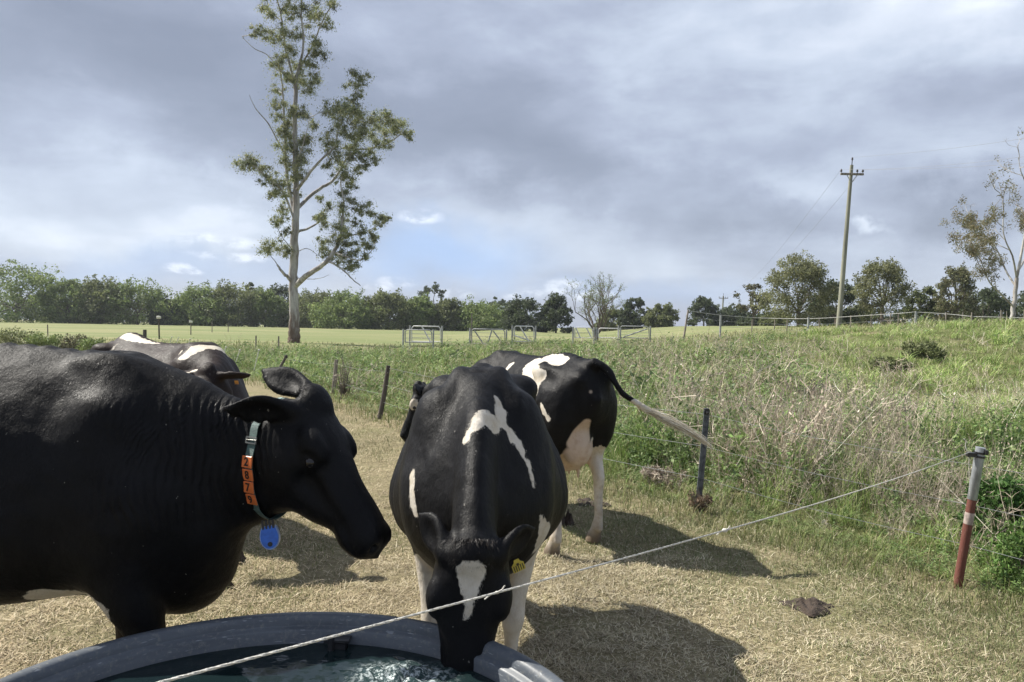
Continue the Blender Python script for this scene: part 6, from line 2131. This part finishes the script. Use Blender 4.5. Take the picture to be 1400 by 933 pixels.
paths.append(limbpx(mb, [(1390, 380), (1384, 350, -0.8), (1372, 320, -1), (1372, 280, -1), (1366, 250, -1)], 0.06, 0.015, 7, 48, org))
paths.append(limbpx(mb, [(1392, 370), (1410, 340, 1), (1430, 310, 1), (1445, 280, 1)], 0.07, 0.02, 7, 48, org))
tips = []
for P in paths[1:]:
    for k in range(5, len(P), 2):
        branching(mb, P[k], P[min(k + 1, len(P) - 1)] - P[k - 1] + RNG.normal(size=3) * 0.5, 0.85, 0.028, 3, tips, 0.6, 0.08, 0.72, 5)
mb.build('trunk', BARK_GUM, gt)
tips = np.array(tips)
zc_ = at(1381, 285, 48).z - gt.location.z
keep = (RNG.random(len(tips)) < np.where(tips[:, 2] < zc_, 0.9, 0.12))
tips = tips[keep]
V, Q, col = leaf_cloud(tips, np.full((len(tips), 3), 0.34), np.full(len(tips), 26), 0.13, [(0.22, 0.19, 0.10), (0.18, 0.18, 0.09), (0.26, 0.21, 0.12), (0.15, 0.165, 0.08)], 0.38, 0.5, 0.1)
link('crown', np_mesh('crown', V, Q, False, colors={'tint': col}), MAT_TREELEAF, gt)

# ------------------------------------------------------------------ the tall gum
YG = 60.0
gb = at(402, 467, YG); g0 = gz(gb.x, gb.y)
gum = empty('gum_tree', (gb.x, gb.y, g0)); tag(gum, 'very tall gum tree with pale trunk and open clumped crown rising from the field', 'tree')
org = np.array(gum.location)
mb = MB(); mb2 = MB()
P = limbpx(mb2, [(402, 474), (402, 466), (402, 455), (402, 440)], 0.52, 0.395, 16, YG, org)
skel = []
GS = 0.78
def gl(pts, r0, r1, s=9):
    c_ = limbpx(mb, pts, r0 * GS, r1 * GS, s, YG, org); skel.append((c_, np.linspace(r0, r1, len(c_)))); return c_
mb.cur = 0
gl([(402, 441), (402, 415), (401, 390), (402, 360), (403, 330), (404, 300), (405, 270)], 0.50, 0.33, 14)
gl([(405, 272), (404, 235), (404, 200), (403, 165), (404, 130), (405, 105)], 0.31, 0.18, 10)
gl([(404, 108), (412, 80), (415, 50), (412, 20), (414, -15), (418, -50)], 0.15, 0.04, 8)
gl([(404, 120), (398, 95), (390, 65), (386, 30), (378, -5), (372, -40)], 0.14, 0.04, 8)
gl([(403, 292), (396, 262, 0.6), (391, 225, 1), (390, 190, 1), (388, 150, 1), (386, 120, 1), (380, 85, 1)], 0.20, 0.06, 8)
gl([(411, 90), (428, 62, -1), (436, 40, -1.5), (446, 20, -2), (458, 0, -2), (466, -20, -2)], 0.10, 0.03, 7)
gl([(395, 110), (380, 92, -1), (365, 75, -1.2), (350, 68, -1.5), (338, 58, -1.5), (331, 50, -1.5)], 0.075, 0.02, 6)
gl([(387, 30, 0), (372, 18, 1), (360, 8, 1), (352, -10, 1)], 0.06, 0.02, 6)
gl([(391, 215, 1), (378, 190, 0), (366, 168, -0.5), (352, 152, -1), (344, 138, -1), (341, 130, -1)], 0.09, 0.02, 6)
gl([(402, 300), (390, 268, -1), (378, 252, -1.5), (362, 240, -2), (346, 226, -2), (334, 216, -2)], 0.12, 0.03, 7)
gl([(402, 345), (392, 332, -1), (384, 322, -1), (374, 300, -1)], 0.06, 0.02, 6)
gl([(401, 388), (392, 378, -0.6), (384, 370, -1), (379, 362, -1)], 0.20, 0.09, 8)          # broken stub
gl([(403, 392), (418, 378, -1), (434, 368, -1.5), (447, 357, -2), (458, 342, -2), (466, 320, -2), (468, 300, -2)], 0.30, 0.12, 9)
gl([(447, 357, -2), (458, 362, -2.5), (470, 370, -3), (482, 382, -3), (493, 391, -3)], 0.12, 0.04, 7)   # dead drooping branch
gl([(456, 345, -2), (476, 352, -3), (492, 356, -3), (506, 346, -3), (514, 330, -3)], 0.09, 0.025, 6)
gl([(462, 330, -2), (480, 322, -1), (500, 318, -1), (516, 308, -1), (530, 299, -1)], 0.08, 0.02, 6)
gl([(468, 300, -2), (470, 275, -2), (466, 250, -2), (474, 228, -2), (480, 205, -2)], 0.11, 0.03, 7)
gl([(403, 318), (418, 314, 1), (430, 308, 1.5), (440, 300, 2), (448, 290, 2)], 0.15, 0.04, 7)
gl([(404, 288), (420, 272, 1), (438, 258, 1.5), (452, 250, 2), (462, 238, 2), (474, 218, 2), (488, 206, 2), (508, 203, 2), (530, 196, 2), (548, 184, 2)], 0.19, 0.04, 8)
gl([(404, 262), (418, 244, -1), (432, 226, -1.5), (446, 212, -2), (458, 200, -2), (462, 180, -2), (470, 160, -2)], 0.17, 0.04, 8)
gl([(474, 168, -2), (482, 148, -2), (484, 130, -2), (492, 114, -2), (498, 104, -2)], 0.07, 0.02, 6)
gl([(404, 225), (412, 205, -1), (418, 185, -1), (424, 160, -1)], 0.08, 0.02, 6)
gl([(405, 345), (420, 340, 1), (436, 350, 1)], 0.05, 0.02, 5)
gl([(404, 380), (425, 382, 1), (440, 380, 1), (450, 376, 1)], 0.05, 0.015, 5)
CL = """335 218 13,346 224 13,358 232 12,366 242 11,378 250 12,372 266 10,384 268 9,385 285 10,378 306 9,384 300 8,372 336 11,382 342 10,366 344 9,392 345 9,392 318 8,
396 205 18,410 215 16,398 185 16,418 192 15,404 230 14,388 218 11,394 170 13,384 180 10,386 140 12,398 150 13,412 155 11,425 122 14,413 112 14,398 112 13,386 98 13,382 122 10,432 108 10,380 158 8,430 172 9,390 250 9,412 245 10,402 265 9,
372 22 12,388 12 14,362 8 10,366 44 11,352 46 9,376 52 12,388 42 13,398 66 14,410 50 12,424 30 14,438 20 12,450 8 11,434 55 11,440 72 11,424 86 12,410 92 12,382 82 11,446 34 8,400 20 12,414 8 12,430 70 9,
378 -8 12,395 -12 13,412 -18 14,430 -8 12,446 -12 11,462 -12 9,372 -32 10,418 -40 14,400 -42 12,440 -34 9,410 -62 10,
446 152 11,458 150 12,472 150 13,484 152 13,464 165 12,480 168 14,496 166 14,510 165 13,522 166 12,536 164 12,548 172 12,556 180 10,560 186 7,540 180 11,524 182 11,506 184 12,492 182 12,476 186 12,460 186 12,448 196 11,462 206 12,476 204 11,488 196 10,452 218 12,466 222 12,480 218 12,494 212 10,508 208 9,512 222 8,500 228 8,490 232 9,530 196 9,516 196 9,532 155 7,
488 104 10,498 110 9,480 118 8,490 128 9,484 140 10,474 236 11,466 246 10,478 252 10,470 266 10,466 282 10,498 284 10,490 290 8,508 290 7,480 276 8,442 292 9,450 282 8,438 272 7,444 308 8,430 298 6,
470 300 11,462 314 11,474 320 11,458 330 10,476 334 11,444 340 9,452 350 10,466 348 10,482 346 10,476 362 9,468 356 9,486 364 8,496 334 9,510 322 8,518 308 9,530 300 8,524 298 7,506 340 8,512 328 7,498 318 8,500 352 7,488 306 7,442 330 7,434 300 6"""
cc, rr_, pp = [], [], []
mbt = mb
allp = np.vstack([s[0] for s in skel])
for tok in CL.replace('\n', '').split(','):
    a = [float(v_) for v_ in tok.split()]
    # depth of the clump follows the limb nearest to it
    c0 = np.array(at(a[0], a[1], YG)) - org
    dd = np.hypot(allp[:, 0] - c0[0], allp[:, 2] - c0[2])
    j = int(np.argmin(dd))
    dy = allp[j, 1] + RNG.normal() * 0.7
    c1 = np.array(at(a[0], a[1], YG + dy)) - org
    R_ = a[2] / F_PX * YG
    limb(mb, allp[j], c1, 0.035, 0.012, 0.2, 4, 4)
    for q in range(7):
        off = rdir(1)[0] * R_ * RNG.uniform(0.2, 1.30)
        off[2] *= 0.8
        e = c1 + off
        cc.append(e); rs = R_ * RNG.uniform(0.5, 0.9); rr_.append((rs * 1.2, rs, rs * 0.9)); pp.append(int(150 * (R_ / 0.7) ** 1.5) + 10)
        limb(mb, c1, e + off * 0.3, 0.012, 0.005, 0.2, 3, 3)
mb.build('trunk', BARK_TALL, gum)
mb2.build('trunk_base', BARK_TALL, gum)
GUML = [(0.23, 0.265, 0.12), (0.18, 0.215, 0.10), (0.28, 0.29, 0.135), (0.14, 0.17, 0.085), (0.33, 0.32, 0.16)]
V, Q, col = leaf_cloud(np.array(cc), np.array(rr_), np.array(pp), 0.165, GUML, 0.30, 0.9, -1, 0.32)
link('crown', np_mesh('crown', V, Q, False, colors={'tint': col}), MAT_TREELEAF, gum)

# ------------------------------------------------------------------ single shrubs that stand out from the weeds
def shrub(px, py, Y, w_, h_, label, cols, leaf=0.06, n=26, per=60, aspect=0.6, group=None, name='shrub', mat=None, twiggy=0, z_off=0.0):
    p = at(px, py, Y); z = gz(p.x, p.y)
    root = empty(name, (p.x, p.y, z)); tag(root, label, 'shrub', group)
    th = RNG.uniform(0, 6.28, n); u = np.sqrt(RNG.random(n)) * w_ * 0.75; zf = RNG.random(n)
    C = np.stack([u * np.cos(th), u * np.sin(th), h_ * (0.15 + 0.75 * zf) * (1 - 0.35 * (u / w_) ** 2)], -1)
    rs = np.full((n, 3), 1.0) * (0.28 * min(w_, h_))
    V, Q, col = leaf_cloud(C, rs, np.full(n, per), leaf, cols, aspect, 0.0, 0.3, 0.2)
    link('foliage', np_mesh('foliage', V, Q, False, colors={'tint': col}), mat or MAT_LEAF, root)
    mb = MB()
    for k in range(n): limb(mb, (RNG.normal() * w_ * 0.1, RNG.normal() * w_ * 0.1, -0.03), C[k], 0.008 + 0.004 * h_, 0.003, 0.15, 4, 4)
    for k in range(twiggy):
        d = rdir(1, 1.8)[0]; limb(mb, (RNG.normal() * w_ * 0.15, RNG.normal() * w_ * 0.15, 0), d * np.array([w_, w_, h_]) * RNG.uniform(0.7, 1.25), 0.006, 0.002, 0.2, 4, 4)
    mb.build('stems', BARK_GREY, root)


shrub(1384, 690, 5.7, 0.36, 0.62, 'leafy bright green broad-leaved shrub at the right edge behind the steel post', [(0.06, 0.13, 0.03), (0.09, 0.17, 0.045), (0.05, 0.10, 0.025)], 0.042, 34, 130, 0.6)
shrub(1395, 780, 5.0, 0.30, 0.42, 'low feathery green plant right of the steel post base', [(0.10, 0.19, 0.04), (0.08, 0.15, 0.035), (0.14, 0.21, 0.06)], 0.04, 26, 80, 0.35)
shrub(1220, 480, 24, 0.8, 0.55, 'green shrub on the mound, left of the two', OLIVE, 0.10, 30, 70, group='shrubs on the mound')
shrub(1262, 472, 27, 0.9, 0.6, 'green shrub on the mound, right of the two', OLIVE, 0.10, 30, 70, group='shrubs on the mound')
shrub(1128, 512, 15, 0.75, 0.7, 'dark twiggy grey shrub on the mound\'s near slope', [(0.10, 0.10, 0.07), (0.14, 0.13, 0.09)], 0.05, 24, 40, 0.4, twiggy=60)
shrub(1213, 530, 12.5, 0.4, 0.6, 'compact dark green shrub among the dry weeds', DARK, 0.06, 24, 60)
shrub(470, 560, 16.8, 0.35, 0.9, 'bleached dead bush beside the half hidden grey post', DRY, 0.05, 12, 12, 0.3, mat=MAT_STRAW, twiggy=50)
shrub(955, 700, 6.75, 0.13, 0.22, 'brown dead weed clump wrapped round the foot of the dark picket', [(0.16, 0.11, 0.08), (0.22, 0.16, 0.11)], 0.03, 18, 40, 0.3, mat=MAT_STRAW, twiggy=20)
shrub(905, 648, 8.0, 0.30, 0.20, 'low tangled heap of dead grass near the rear cow\'s leg', DRY, 0.08, 22, 40, 0.12, mat=MAT_STRAW, twiggy=20)
for i, (px, py, Y, w_, h_, lb) in enumerate([(22, 474, 36, 1.1, 1.2, 'dark leafy bush at the left edge beyond the cows\' backs'), (62, 476, 35, 0.9, 1.1, 'dark green bush second from the left edge'), (100, 474, 38, 1.0, 0.9, 'grey-green weedy bush third from the left edge'),
                                            (128, 476, 36, 0.9, 0.8, 'low green bush just left of the brown cow\'s rump')]):
    shrub(px, py, Y, w_, h_, lb, [OLIVE, MIDG, GREY, MIDG][i], 0.10, 30, 60, group='bushes along the left of the field')


# ------------------------------------------------------------------ thin air haze
mh = bpy.data.materials.new('haze')
mh.use_nodes = True
mh.node_tree.nodes.clear()
nt = NT(mh.node_tree)
out = nt.node('ShaderNodeOutputMaterial')
pv = nt.node('ShaderNodeVolumePrincipled')
pv.inputs['Color'].default_value = (0.80, 0.86, 0.95, 1)
pv.inputs['Density'].default_value = HAZE
pv.inputs['Anisotropy'].default_value = 0.2
nt.link(pv.outputs[0], out.inputs['Volume'])
mb = MB(); mb.box((0, 420, 22), (1560, 1060, 62))
tag(mb.build('haze', mh, smooth=False), kind='stuff')
